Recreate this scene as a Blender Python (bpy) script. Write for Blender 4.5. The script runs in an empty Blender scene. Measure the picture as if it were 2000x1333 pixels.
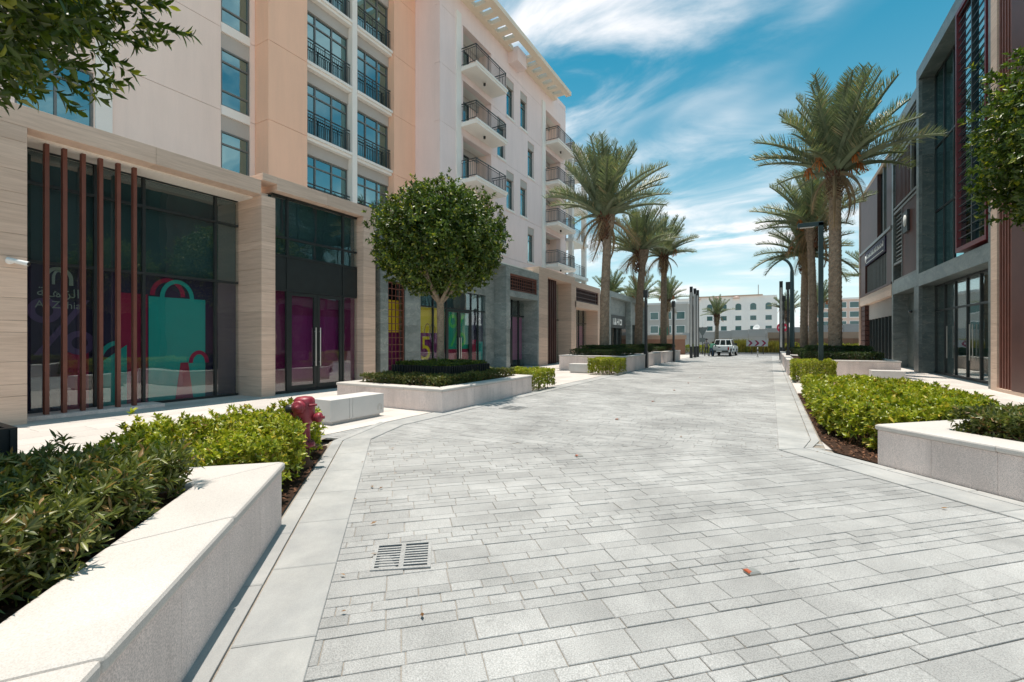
import bpy, math, random
import numpy as np
from mathutils import Vector, Matrix, Euler

R = random.Random(11)
NP = np.random.default_rng(5)
scene = bpy.context.scene
col = scene.collection

# ------------------------------------------------------------------ camera
cam_d = bpy.data.cameras.new('camera')
cam = bpy.data.objects.new('camera', cam_d)
col.objects.link(cam)
cam.location = (0, 0, 1.6)
cam.rotation_euler = (math.radians(90), 0, math.radians(29.6))
cam_d.sensor_width = 36
cam_d.lens = 16.0
cam_d.shift_y = -0.00125
cam_d.clip_start = 0.05
cam_d.clip_end = 3000
scene.camera = cam

# ------------------------------------------------------------------ sky, sun, exposure
CL_ROT, CL_LOC = 70, (13.0, 1.0, 0)      # drift and offset of the cirrus
SUN_EL, SUN_AZ = 86.0, 165.0        # azimuth: degrees counter-clockwise from +X
w = bpy.data.worlds.new('World'); scene.world = w; w.use_nodes = True
wt = w.node_tree; wt.nodes.clear()
def wn(t, **k):
    n = wt.nodes.new(t)
    for a, b in k.items(): setattr(n, a, b)
    return n
def wl(a, b): wt.links.new(a, b)
sky = wn('ShaderNodeTexSky', sky_type='NISHITA', sun_disc=False)
sky.sun_elevation = math.radians(SUN_EL)
sky.sun_rotation = math.radians(90 - SUN_AZ)
sky.air_density = 1.0; sky.dust_density = 0.6; sky.ozone_density = 1.5
tc = wn('ShaderNodeTexCoord')
sep = wn('ShaderNodeSeparateXYZ'); wl(tc.outputs['Generated'], sep.inputs[0])
def wmath(op, a, b=None, clamp=False):
    n = wn('ShaderNodeMath', operation=op); n.use_clamp = clamp
    for i, x in enumerate((a, b)):
        if x is None: continue
        if isinstance(x, (int, float)): n.inputs[i].default_value = x
        else: wl(x, n.inputs[i])
    return n.outputs[0]
zc = wmath('MAXIMUM', sep.outputs[2], 0.0)
zd = wmath('ADD', zc, 0.16)
px_ = wmath('DIVIDE', sep.outputs[0], zd); py_ = wmath('DIVIDE', sep.outputs[1], zd)
cmb = wn('ShaderNodeCombineXYZ'); wl(px_, cmb.inputs[0]); wl(py_, cmb.inputs[1])
mp = wn('ShaderNodeMapping'); wl(cmb.outputs[0], mp.inputs[0])
mp.inputs['Rotation'].default_value = (0, 0, math.radians(CL_ROT)); mp.inputs['Scale'].default_value = (1.0, 1.7, 1); mp.inputs['Location'].default_value = CL_LOC
n1 = wn('ShaderNodeTexNoise'); n1.inputs['Scale'].default_value = 1.7; n1.inputs['Detail'].default_value = 11; n1.inputs['Roughness'].default_value = 0.58; n1.inputs['Distortion'].default_value = 0.5
wl(mp.outputs[0], n1.inputs['Vector'])
n2 = wn('ShaderNodeTexNoise'); n2.inputs['Scale'].default_value = 0.65; n2.inputs['Detail'].default_value = 4; n2.inputs['Distortion'].default_value = 0.4
wl(mp.outputs[0], n2.inputs['Vector'])
cr = wn('ShaderNodeMapRange'); cr.interpolation_type = 'SMOOTHSTEP'
cr.inputs['From Min'].default_value = 0.36; cr.inputs['From Max'].default_value = 0.76
wl(n1.outputs[0], cr.inputs['Value'])
cr2 = wn('ShaderNodeMapRange'); cr2.interpolation_type = 'SMOOTHSTEP'
cr2.inputs['From Min'].default_value = 0.40; cr2.inputs['From Max'].default_value = 0.60
wl(n2.outputs[0], cr2.inputs['Value'])
cl = wmath('MULTIPLY', cr.outputs[0], cr2.outputs[0])
hz = wmath('POWER', wmath('SUBTRACT', 1.0, zc, True), 4.8)
hz = wmath('MULTIPLY', hz, 1.0)
cl = wmath('MULTIPLY', cl, 1.25)
inv = wmath('MULTIPLY', wmath('SUBTRACT', 1.0, wmath('MINIMUM', cl, 0.95)), wmath('SUBTRACT', 1.0, hz))
mask = wmath('SUBTRACT', 1.0, inv, True)
tint = wn('ShaderNodeMix', data_type='RGBA', blend_type='MULTIPLY'); tint.inputs[0].default_value = 1.0
wl(sky.outputs[0], tint.inputs[6]); tint.inputs[7].default_value = (0.03, 0.76, 0.73, 1)
mx = wn('ShaderNodeMix', data_type='RGBA'); wl(mask, mx.inputs[0]); wl(tint.outputs[2], mx.inputs[6]); mx.inputs[7].default_value = (6.9, 6.75, 6.8, 1)
bg = wn('ShaderNodeBackground'); bg.inputs['Strength'].default_value = 0.062
wl(mx.outputs[2], bg.inputs[0])
wo = wn('ShaderNodeOutputWorld'); wl(bg.outputs[0], wo.inputs[0])

sun_d = bpy.data.lights.new('sun', 'SUN'); sun = bpy.data.objects.new('sun', sun_d); col.objects.link(sun)
sun_d.energy = 2.0; sun_d.angle = math.radians(0.53); sun_d.color = (1.0, 0.905, 0.80)
sv = Vector((math.cos(math.radians(SUN_EL)) * math.cos(math.radians(SUN_AZ)), math.cos(math.radians(SUN_EL)) * math.sin(math.radians(SUN_AZ)), math.sin(math.radians(SUN_EL))))
sun.rotation_euler = sv.to_track_quat('Z', 'Y').to_euler()
sun.location = (0, 0, 60)

vs = scene.view_settings
vs.view_transform = 'Standard'; vs.look = 'None'; vs.exposure = 1.46; vs.gamma = 1.0
vs.use_curve_mapping = False
scene.render.film_transparent = False
try:
    scene.cycles.use_denoising = True
    scene.cycles.max_bounces = 8; scene.cycles.diffuse_bounces = 6; scene.cycles.glossy_bounces = 4
    scene.cycles.transmission_bounces = 4; scene.cycles.transparent_max_bounces = 10
    scene.cycles.sample_clamp_indirect = 6.0
except Exception:
    pass

# ------------------------------------------------------------------ materials
M = {}
def new_mat(name):
    m = bpy.data.materials.new(name); m.use_nodes = True
    nt = m.node_tree; nt.nodes.clear()
    out = nt.nodes.new('ShaderNodeOutputMaterial')
    p = nt.nodes.new('ShaderNodeBsdfPrincipled')
    nt.links.new(p.outputs[0], out.inputs[0])
    M[name] = m
    return m, nt, p, out
def N(nt, t, **k):
    n = nt.nodes.new(t)
    for a, b in k.items():
        if a in n.inputs: n.inputs[a].default_value = b
        else: setattr(n, a, b)
    return n
def mixc(nt, fac, a, b, mode='MIX'):
    n = nt.nodes.new('ShaderNodeMix'); n.data_type = 'RGBA'; n.blend_type = mode
    for i, x in ((0, fac), (6, a), (7, b)):
        if isinstance(x, (int, float)): n.inputs[i].default_value = x
        elif isinstance(x, tuple): n.inputs[i].default_value = (*x, 1)
        else: nt.links.new(x, n.inputs[i])
    return n.outputs[2]
def mr(nt, val, a, b, c=0.0, d=1.0):
    n = nt.nodes.new('ShaderNodeMapRange')
    nt.links.new(val, n.inputs[0])
    for i, x in enumerate((a, b, c, d)): n.inputs[i + 1].default_value = x
    return n.outputs[0]
def pos(nt, scale=(1, 1, 1), rot=(0, 0, 0)):
    g = nt.nodes.new('ShaderNodeNewGeometry')
    mpn = nt.nodes.new('ShaderNodeMapping'); nt.links.new(g.outputs['Position'], mpn.inputs[0])
    mpn.inputs['Scale'].default_value = scale; mpn.inputs['Rotation'].default_value = rot
    return mpn.outputs[0]
def noise(nt, vec, scale, detail=4, rough=0.55, dist=0.0):
    n = nt.nodes.new('ShaderNodeTexNoise'); nt.links.new(vec, n.inputs['Vector'])
    n.inputs['Scale'].default_value = scale; n.inputs['Detail'].default_value = detail
    n.inputs['Roughness'].default_value = rough; n.inputs['Distortion'].default_value = dist
    return n.outputs[0]
def rnd(nt):
    g = nt.nodes.new('ShaderNodeNewGeometry'); o = nt.nodes.new('ShaderNodeObjectInfo')
    a = nt.nodes.new('ShaderNodeMath'); a.operation = 'ADD'
    nt.links.new(g.outputs['Random Per Island'], a.inputs[0]); nt.links.new(o.outputs['Random'], a.inputs[1])
    f = nt.nodes.new('ShaderNodeMath'); f.operation = 'FRACT'; nt.links.new(a.outputs[0], f.inputs[0])
    return f.outputs[0]
def bump(nt, p, h, strength=0.3, dist=0.01):
    b = nt.nodes.new('ShaderNodeBump'); b.inputs['Strength'].default_value = strength; b.inputs['Distance'].default_value = dist
    nt.links.new(h, b.inputs['Height']); nt.links.new(b.outputs[0], p.inputs['Normal'])
def sc3(c, k): return tuple(min(1, x * k) for x in c)

def plain(name, c, rough=0.6, var=0.12, scale=3.0, isl=0.0, fine=0.0, fscale=300.0, bmp=0.0, bscale=60.0, metal=0.0, spec=0.5, c2=None, stain=0.0, streak=0.0):
    """Base colour broken up by soft stains, per-piece variation, optional fine speckle and relief."""
    m, nt, p, out = new_mat(name)
    v = pos(nt)
    n = noise(nt, v, scale, 6, 0.6)
    cc = mixc(nt, mr(nt, n, 0.3, 0.7), sc3(c, 1 - var), c2 if c2 else sc3(c, 1 + var))
    if isl:
        cc = mixc(nt, 1.0, cc, mixc(nt, rnd(nt), (1 - isl,) * 3, (1 + isl * 0.6,) * 3), 'MULTIPLY')
    if fine:
        f = noise(nt, v, fscale, 2, 0.7)
        cc = mixc(nt, 1.0, cc, mixc(nt, mr(nt, f, 0.35, 0.65), (1 - fine,) * 3, (1 + fine * 0.5,) * 3), 'MULTIPLY')
    if stain:
        st = noise(nt, v, 0.45, 7, 0.68, 0.6)
        cc = mixc(nt, 1.0, cc, mixc(nt, mr(nt, st, 0.40, 0.66), (1.04,) * 3, (1 - stain,) * 3), 'MULTIPLY')
        sp = noise(nt, v, 9.0, 3, 0.5)
        cc = mixc(nt, mr(nt, sp, 0.70, 0.78, 0.0, 0.35), cc, sc3(c, 0.45))
    if streak:
        st = noise(nt, pos(nt, (1.9, 1.9, 0.22)), 1.0, 8, 0.72, 0.3)
        cc = mixc(nt, 1.0, cc, mixc(nt, mr(nt, st, 0.42, 0.70), (1.02,) * 3, (1 - streak,) * 3), 'MULTIPLY')
    nt.links.new(cc, p.inputs['Base Color'])
    p.inputs['Roughness'].default_value = rough; p.inputs['Metallic'].default_value = metal
    p.inputs['Specular IOR Level'].default_value = spec
    if bmp:
        bump(nt, p, noise(nt, v, bscale, 4, 0.6), bmp, 0.004)
    return m

plain('paver', (0.425, 0.423, 0.417), 0.85, 0.11, 1.6, 0.12, 0.30, 130, 0.6, 180, spec=0.25, stain=0.3)
plain('joint_sand', (0.34, 0.30, 0.255), 0.95, 0.25, 4, 0, 0.3, 120, spec=0.1)
plain('gutter_concrete', (0.42, 0.425, 0.425), 0.85, 0.14, 2.2, 0.07, 0.12, 240, 0.3, 120, spec=0.25, c2=(0.48, 0.475, 0.46), stain=0.25)
plain('sidewalk_stone', (0.60, 0.555, 0.52), 0.8, 0.08, 1.5, 0.1, 0.14, 160, 0.2, 90, spec=0.3)
plain('planter_stone', (0.88, 0.75, 0.70), 0.8, 0.06, 1.2, 0.06, 0.30, 130, 0.3, 150, spec=0.3, streak=0.2, stain=0.12)
plain('cap_stone', (0.62, 0.58, 0.545), 0.75, 0.05, 2, 0.04, 0.16, 170, 0.2, 150, spec=0.3, stain=0.08)
plain('bench_concrete', (0.62, 0.60, 0.58), 0.8, 0.06, 2, 0, 0.08, 200, 0.15, 120, spec=0.3)
plain('soil', (0.055, 0.032, 0.022), 0.95, 0.4, 14, 0, 0.5, 90, 0.9, 60, spec=0.1)
plain('chips', (0.17, 0.085, 0.05), 0.9, 0.4, 9, 0.6, spec=0.15)
plain('plaster_cream', (0.92, 0.735, 0.65), 0.9, 0.03, 0.35, 0.02, 0.06, 60, 0.12, 90, spec=0.2, streak=0.045)
plain('plaster_beige', (0.93, 0.575, 0.41), 0.9, 0.03, 0.35, 0.02, 0.06, 60, 0.12, 90, spec=0.2, streak=0.045)
plain('plaster_mauve', (0.89, 0.735, 0.705), 0.9, 0.03, 0.35, 0.02, 0.06, 60, 0.12, 90, spec=0.2, streak=0.045)
plain('plaster_white', (0.86, 0.82, 0.77), 0.85, 0.03, 0.6, 0.02, 0.04, 60, spec=0.25)
plain('plaster_grey', (0.48, 0.445, 0.41), 0.9, 0.05, 0.6, 0.02, 0.05, 60, spec=0.2)
plain('roof_bounce', (0.86, 0.80, 0.73), 0.9, 0.04, 0.6, 0, 0.05, 40, spec=0.2)  # white chosen so the unseen podium roof bounces light onto the facade
plain('groove', (0.25, 0.21, 0.19), 0.95, 0.1, 2)
plain('trellis', (0.80, 0.69, 0.56), 0.8, 0.04, 1, spec=0.3)
plain('frame_dark', (0.035, 0.042, 0.043), 0.42, 0.1, 4, metal=0.4)
plain('frame_grey', (0.20, 0.20, 0.19), 0.45, 0.08, 4, metal=0.5)
plain('rail_metal', (0.055, 0.065, 0.065), 0.45, 0.1, 5, metal=0.3)
plain('steel', (0.62, 0.62, 0.60), 0.28, 0.05, 5, metal=1.0)
plain('corten', (0.185, 0.068, 0.048), 0.55, 0.16, 2.5, 0.1, 0.1, 80, spec=0.4)
plain('brown_panel', (0.09, 0.034, 0.027), 0.5, 0.15, 2.0, 0.1, 0.08, 60, spec=0.4)
plain('burgundy', (0.13, 0.018, 0.022), 0.4, 0.1, 2.0, spec=0.45)
plain('black_tray', (0.012, 0.017, 0.019), 0.45, 0.15, 4, spec=0.45)
plain('post_black', (0.022, 0.025, 0.027), 0.42, 0.12, 5, spec=0.5)
plain('post_green', (0.02, 0.045, 0.045), 0.45, 0.12, 5, spec=0.5)
plain('tube_white', (0.68, 0.68, 0.67), 0.35, 0.04, 4)
plain('hydrant_red', (0.30, 0.012, 0.035), 0.42, 0.3, 14, 0, 0.2, 90, 0.3, 60, spec=0.5, stain=0.35, c2=(0.36, 0.05, 0.07))
plain('rust', (0.12, 0.06, 0.035), 0.9, 0.3, 20, 0, 0.3, 120)
plain('valve_black', (0.02, 0.021, 0.025), 0.4, 0.1, 9)
plain('white_paint', (0.78, 0.78, 0.77), 0.45, 0.04, 2)
plain('car_white', (0.76, 0.78, 0.78), 0.22, 0.03, 2, spec=0.6)
plain('tyre', (0.02, 0.02, 0.02), 0.85, 0.15, 9)
plain('car_glass', (0.012, 0.018, 0.018), 0.06, 0.05, 2, spec=0.7)
plain('lamp_red', (0.35, 0.01, 0.01), 0.25, 0.05, 4)
plain('chrome', (0.6, 0.6, 0.6), 0.25, 0.03, 4, metal=0.9)
plain('asphalt', (0.18, 0.18, 0.185), 0.9, 0.15, 0.5, 0, 0.2, 60, spec=0.2)
plain('far_ground', (0.42, 0.38, 0.32), 0.95, 0.15, 0.2)
plain('terracotta', (0.36, 0.20, 0.14), 0.9, 0.1, 0.8, 0.08)
plain('terracotta_pale', (0.52, 0.36, 0.27), 0.9, 0.06, 0.8)
plain('far_white', (0.82, 0.79, 0.78), 0.9, 0.03, 0.3, 0.02)
plain('far_pink', (0.66, 0.49, 0.43), 0.9, 0.05, 0.4)
plain('far_grey', (0.38, 0.37, 0.36), 0.9, 0.06, 0.4)
plain('far_concrete', (0.52, 0.52, 0.53), 0.9, 0.06, 0.4, 0.05)
plain('far_glass', (0.05, 0.12, 0.12), 0.1, 0.1, 1.0, spec=0.7)
plain('dish', (0.7, 0.7, 0.7), 0.5, 0.05, 3)
plain('bark', (0.30, 0.24, 0.18), 0.9, 0.25, 12, 0, 0.3, 60, 0.6, 40, spec=0.15)
plain('twig', (0.13, 0.085, 0.05), 0.9, 0.25, 12, 0.2, spec=0.15)
plain('palm_trunk', (0.33, 0.25, 0.185), 0.95, 0.3, 6, 0.25, 0.35, 40, 0.6, 50, spec=0.1)
plain('palm_boot', (0.16, 0.085, 0.055), 0.95, 0.35, 6, 0.35, 0.3, 40, spec=0.1)
plain('dates', (0.62, 0.20, 0.04), 0.7, 0.3, 9, 0.3)
plain('plastic_white', (0.75, 0.76, 0.76), 0.35, 0.03, 3)
plain('lens_dark', (0.01, 0.01, 0.012), 0.1, 0.05, 3, spec=0.7)
plain('shirt_grey', (0.18, 0.18, 0.19), 0.9, 0.1, 9)
plain('shirt_red', (0.30, 0.02, 0.04), 0.9, 0.1, 9)
plain('trousers', (0.05, 0.052, 0.045), 0.9, 0.1, 9)
plain('cloth_blue', (0.03, 0.06, 0.10), 0.9, 0.1, 9)
plain('cloth_green', (0.03, 0.13, 0.09), 0.9, 0.1, 9)
plain('skin', (0.24, 0.13, 0.085), 0.6, 0.08, 9)
plain('hair', (0.012, 0.01, 0.01), 0.7, 0.1, 30)
plain('sign_green', (0.02, 0.20, 0.12), 0.5, 0.05, 3)
plain('sign_red', (0.55, 0.03, 0.08), 0.5, 0.05, 3)
plain('sign_back', (0.16, 0.19, 0.19), 0.5, 0.05, 3)
plain('chevron', (0.30, 0.01, 0.06), 0.5, 0.05, 3)
plain('stud_metal', (0.45, 0.42, 0.38), 0.4, 0.1, 20, metal=0.6)
plain('stud_lens', (0.42, 0.10, 0.04), 0.3, 0.1, 20)
plain('iron', (0.30, 0.295, 0.285), 0.7, 0.2, 12, 0, 0.2, 120, spec=0.3)
plain('void', (0.006, 0.007, 0.009), 0.8, 0.2, 2)  # near-black that paints unlit hollows and the dark behind slats
# shop-window vinyl prints, plus one dark slate painting in unlit rooms
for nm, c in (('v_teal', (0.012, 0.31, 0.285)), ('v_red', (0.30, 0.010, 0.06)), ('v_purple', (0.16, 0.008, 0.105)), ('v_night', (0.022, 0.015, 0.05)), ('v_violet', (0.10, 0.06, 0.16)),
              ('v_magenta', (0.13, 0.005, 0.065)), ('v_yellow', (0.62, 0.47, 0.015)), ('v_green', (0.06, 0.45, 0.10)), ('v_emerald', (0.01, 0.28, 0.20)), ('v_white', (0.75, 0.77, 0.75)), ('v_pale', (0.26, 0.31, 0.28)), ('room_shade', (0.025, 0.065, 0.07)), ('v_pink', (0.40, 0.12, 0.27))):
    plain(nm, c, 0.6, 0.04, 1.5, spec=0.3)
for nm in ('v_white',): pass

def travertine():
    m, nt, p, out = new_mat('travertine')
    r = rnd(nt)
    v = pos(nt, (0.8, 0.8, 15.0))
    off = nt.nodes.new('ShaderNodeVectorMath'); off.operation = 'ADD'
    cx = nt.nodes.new('ShaderNodeCombineXYZ'); nt.links.new(mr(nt, r, 0, 1, 0, 40), cx.inputs[2])
    nt.links.new(v, off.inputs[0]); nt.links.new(cx.outputs[0], off.inputs[1])
    a = noise(nt, off.outputs[0], 1.6, 6, 0.62, 0.35)
    b = noise(nt, off.outputs[0], 6.5, 4, 0.7, 0.2)
    c = mixc(nt, mr(nt, a, 0.25, 0.75), (0.60, 0.44, 0.345), (0.82, 0.635, 0.515))
    c = mixc(nt, mr(nt, b, 0.56, 0.76, 0, 0.32), c, (0.33, 0.235, 0.175))
    c = mixc(nt, 1.0, c, mixc(nt, r, (0.88, 0.87, 0.86), (1.06, 1.05, 1.04)), 'MULTIPLY')
    nt.links.new(c, p.inputs['Base Color']); p.inputs['Roughness'].default_value = 0.62; p.inputs['Specular IOR Level'].default_value = 0.35
    bump(nt, p, b, 0.25, 0.004)
travertine()
def marble(name, dark, light, vein):
    m, nt, p, out = new_mat(name)
    r = rnd(nt)
    v = pos(nt, (1, 1, 2.2), (0.25, 0.1, 0))
    off = nt.nodes.new('ShaderNodeVectorMath'); off.operation = 'ADD'
    cx = nt.nodes.new('ShaderNodeCombineXYZ'); nt.links.new(mr(nt, r, 0, 1, 0, 30), cx.inputs[2]); nt.links.new(mr(nt, r, 0, 1, 0, 17), cx.inputs[0])
    nt.links.new(v, off.inputs[0]); nt.links.new(cx.outputs[0], off.inputs[1])
    a = noise(nt, off.outputs[0], 1.3, 8, 0.65, 0.6)
    c = mixc(nt, mr(nt, a, 0.3, 0.72), dark, light)
    vn = noise(nt, off.outputs[0], 0.9, 5, 0.6, 1.4)
    ab = nt.nodes.new('ShaderNodeMath'); ab.operation = 'SUBTRACT'; nt.links.new(vn, ab.inputs[0]); ab.inputs[1].default_value = 0.5
    ab2 = nt.nodes.new('ShaderNodeMath'); ab2.operation = 'ABSOLUTE'; nt.links.new(ab.outputs[0], ab2.inputs[0])
    c = mixc(nt, mr(nt, ab2.outputs[0], 0.0, 0.012, 0.55, 0.0), c, vein)
    c = mixc(nt, 1.0, c, mixc(nt, r, (0.85,) * 3, (1.12,) * 3), 'MULTIPLY')
    nt.links.new(c, p.inputs['Base Color']); p.inputs['Roughness'].default_value = 0.38; p.inputs['Specular IOR Level'].default_value = 0.4
marble('marble', (0.15, 0.185, 0.18), (0.31, 0.345, 0.335), (0.50, 0.48, 0.44))
marble('marble_char', (0.085, 0.11, 0.11), (0.19, 0.22, 0.215), (0.36, 0.34, 0.30))
marble('marble_dark', (0.06, 0.085, 0.083), (0.15, 0.18, 0.175), (0.34, 0.31, 0.27))

def glass(name, tint, refl_col, extra=0.0):
    m, nt, p, out = new_mat(name)
    nt.nodes.remove(p)
    t = nt.nodes.new('ShaderNodeBsdfTransparent'); t.inputs[0].default_value = (*tint, 1)
    g = nt.nodes.new('ShaderNodeBsdfGlossy'); g.inputs['Color'].default_value = (*refl_col, 1); g.inputs['Roughness'].default_value = 0.012
    wav = noise(nt, pos(nt), 0.7, 2, 0.5)
    b = nt.nodes.new('ShaderNodeBump'); b.inputs['Strength'].default_value = 0.012; b.inputs['Distance'].default_value = 0.5; nt.links.new(wav, b.inputs['Height']); nt.links.new(b.outputs[0], g.inputs['Normal'])
    lw = nt.nodes.new('ShaderNodeLayerWeight'); lw.inputs['Blend'].default_value = 0.5
    pw = nt.nodes.new('ShaderNodeMath'); pw.operation = 'POWER'; nt.links.new(lw.outputs['Facing'], pw.inputs[0]); pw.inputs[1].default_value = 4.0
    ad = nt.nodes.new('ShaderNodeMath'); ad.operation = 'MULTIPLY_ADD'; ad.use_clamp = True; nt.links.new(pw.outputs[0], ad.inputs[0]); ad.inputs[1].default_value = 0.92; ad.inputs[2].default_value = 0.05 + extra
    mx_ = nt.nodes.new('ShaderNodeMixShader'); nt.links.new(ad.outputs[0], mx_.inputs[0]); nt.links.new(t.outputs[0], mx_.inputs[1]); nt.links.new(g.outputs[0], mx_.inputs[2])
    nt.links.new(mx_.outputs[0], out.inputs[0])
glass('shop_glass', (0.93, 0.965, 0.96), (0.9, 0.95, 0.95), 0.035)
glass('solar_glass', (0.12, 0.30, 0.33), (0.52, 0.82, 0.84), 0.38)
glass('rail_glass', (0.62, 0.70, 0.70), (0.9, 0.95, 0.95), 0.03)

def leafmat(name, c1, c2, c3=None, rough=0.38, trans=0.28, spec=0.5):
    m, nt, p, out = new_mat(name)
    g = nt.nodes.new('ShaderNodeNewGeometry')
    r = g.outputs['Random Per Island']
    c = mixc(nt, r, c1, c2)
    if c3:
        c = mixc(nt, mr(nt, r, 0.90, 0.93), c, c3)
    n = noise(nt, pos(nt), 1.7, 3)
    c = mixc(nt, 1.0, c, mixc(nt, mr(nt, n, 0.35, 0.65), (0.72,) * 3, (1.2,) * 3), 'MULTIPLY')
    nt.links.new(c, p.inputs['Base Color']); p.inputs['Roughness'].default_value = rough; p.inputs['Specular IOR Level'].default_value = spec
    t = nt.nodes.new('ShaderNodeBsdfTranslucent'); nt.links.new(mixc(nt, 1.0, c, (1.25, 1.35, 0.6), 'MULTIPLY'), t.inputs[0])
    mx_ = nt.nodes.new('ShaderNodeMixShader'); mx_.inputs[0].default_value = trans
    nt.links.new(p.outputs[0], mx_.inputs[1]); nt.links.new(t.outputs[0], mx_.inputs[2]); nt.links.new(mx_.outputs[0], out.inputs[0])
leafmat('leaf_ficus', (0.035, 0.07, 0.012), (0.13, 0.19, 0.028), (0.34, 0.35, 0.04))
leafmat('leaf_lime', (0.17, 0.235, 0.018), (0.48, 0.48, 0.045), (0.62, 0.48, 0.08))
leafmat('leaf_olive', (0.07, 0.10, 0.025), (0.20, 0.21, 0.05), (0.33, 0.20, 0.08))
leafmat('leaf_hedge', (0.02, 0.05, 0.012), (0.06, 0.095, 0.02), (0.13, 0.14, 0.03))
leafmat('leaf_brown', (0.22, 0.11, 0.05), (0.36, 0.20, 0.09))
leafmat('frond', (0.115, 0.155, 0.085), (0.25, 0.285, 0.165), (0.36, 0.29, 0.17), 0.45, 0.2)
leafmat('frond_dry', (0.28, 0.19, 0.10), (0.40, 0.28, 0.16), None, 0.7, 0.15)
leafmat('grass_yellow', (0.22, 0.19, 0.03), (0.36, 0.30, 0.06), (0.14, 0.2, 0.04), 0.6, 0.2)

# ------------------------------------------------------------------ mesh helpers
BASE = {}
class MB:
    def __init__(s): s.v = []; s.f = []; s.mi = []; s.sm = []
    def add(s, vs, fs, smooth=False):
        o = len(s.v); s.v += [tuple(x) for x in vs]
        for f in fs: s.f.append(tuple(i + o for i in f)); s.sm.append(smooth)
        return s
    def box(s, x0, x1, y0, y1, z0, z1):
        x0, x1 = min(x0, x1), max(x0, x1); y0, y1 = min(y0, y1), max(y0, y1); z0, z1 = min(z0, z1), max(z0, z1)
        return s.add([(x0, y0, z0), (x1, y0, z0), (x1, y1, z0), (x0, y1, z0), (x0, y0, z1), (x1, y0, z1), (x1, y1, z1), (x0, y1, z1)],
                     [(0, 3, 2, 1), (4, 5, 6, 7), (0, 1, 5, 4), (1, 2, 6, 5), (2, 3, 7, 6), (3, 0, 4, 7)])
    def prism(s, poly, z0, z1, ch=0.0):
        """Plan polygon (counter-clockwise) raised from z0 to z1; ch chamfers the top edge."""
        if sum(poly[i][0] * poly[(i + 1) % len(poly)][1] - poly[(i + 1) % len(poly)][0] * poly[i][1] for i in range(len(poly))) < 0: poly = poly[::-1]
        n = len(poly)
        if not ch:
            vs_ = [(x, y, z0) for x, y in poly] + [(x, y, z1) for x, y in poly]
            fs = [tuple(range(n - 1, -1, -1)), tuple(range(n, 2 * n))] + [(i, (i + 1) % n, n + (i + 1) % n, n + i) for i in range(n)]
            return s.add(vs_, fs)
        cx = sum(p[0] for p in poly) / n; cy = sum(p[1] for p in poly) / n
        ins = []
        for x, y in poly:
            d = math.hypot(x - cx, y - cy) or 1
            k = max(0.5, 1 - ch * 1.4 / d); ins.append((cx + (x - cx) * k, cy + (y - cy) * k))
        vs_ = [(x, y, z0) for x, y in poly] + [(x, y, z1 - ch) for x, y in poly] + [(x, y, z1) for x, y in ins]
        fs = [tuple(range(2 * n, 3 * n))]
        for i in range(n):
            j = (i + 1) % n
            fs += [(i, j, n + j, n + i), (n + i, n + j, 2 * n + j, 2 * n + i)]
        return s.add(vs_, fs)
    def tube(s, pts, rad, n=8, cap=True, smooth=True):
        pts = [Vector(p) for p in pts]
        if not hasattr(rad, '__len__'): rad = [rad] * len(pts)
        ref = None; rings = []
        for i, p in enumerate(pts):
            t = (pts[min(i + 1, len(pts) - 1)] - pts[max(i - 1, 0)]).normalized()
            if ref is None: ref = Vector((0, 0, 1)) if abs(t.z) < 0.9 else Vector((1, 0, 0))
            a = t.cross(ref).normalized(); b = t.cross(a).normalized(); ref = -b if False else ref
            rings.append([p + (a * math.cos(2 * math.pi * k / n) + b * math.sin(2 * math.pi * k / n)) * rad[i] for k in range(n)])
        vs_ = [v for r in rings for v in r]
        fs = [(i * n + k, (i + 1) * n + k, (i + 1) * n + (k + 1) % n, i * n + (k + 1) % n) for i in range(len(pts) - 1) for k in range(n)]
        s.add(vs_, fs, smooth)
        if cap:
            s.add(rings[0], [tuple(range(n))]); s.add(rings[-1], [tuple(range(n - 1, -1, -1))])
        return s
    def lathe(s, prof, c=(0, 0, 0), n=20, axis=None, smooth=True):
        """prof: (radius, height) pairs; axis: direction the height runs along."""
        q = Vector(axis).to_track_quat('Z', 'Y') if axis else None
        vs_ = []
        for r, h in prof:
            for k in range(n):
                v = Vector((r * math.cos(2 * math.pi * k / n), r * math.sin(2 * math.pi * k / n), h))
                if q: v = q @ v
                vs_.append(v + Vector(c))
        fs = [(i * n + k, i * n + (k + 1) % n, (i + 1) * n + (k + 1) % n, (i + 1) * n + k) for i in range(len(prof) - 1) for k in range(n)]
        s.add(vs_, fs, smooth)
        s.add(vs_[:n], [tuple(range(n - 1, -1, -1))]); s.add(vs_[-n:], [tuple(range(n))])
        return s
    def mesh(s, name, base=Vector((0, 0, 0))):
        me = bpy.data.meshes.new(name)
        me.from_pydata([(v[0] - base[0], v[1] - base[1], v[2] - base[2]) for v in s.v], [], s.f)
        if any(s.sm): me.polygons.foreach_set('use_smooth', s.sm)
        return me
    def build(s, name, m, parent=None, bevel=0.0, label=None):
        base = BASE.get(parent.name, Vector((0, 0, 0))) if parent else Vector((0, 0, 0))
        me = s.mesh(name, base)
        me.materials.append(M[m])
        return link(name, me, parent, bevel, label)
def link(name, me, parent=None, bevel=0.0, label=None):
    o = bpy.data.objects.new(name, me); col.objects.link(o)
    if parent is not None:
        o.parent = parent; BASE[o.name] = BASE.get(parent.name, Vector((0, 0, 0)))
    if bevel:
        b = o.modifiers.new('bevel', 'BEVEL'); b.width = bevel; b.segments = 2; b.limit_method = 'ANGLE'
    if label: o['label'] = label
    return o
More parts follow.
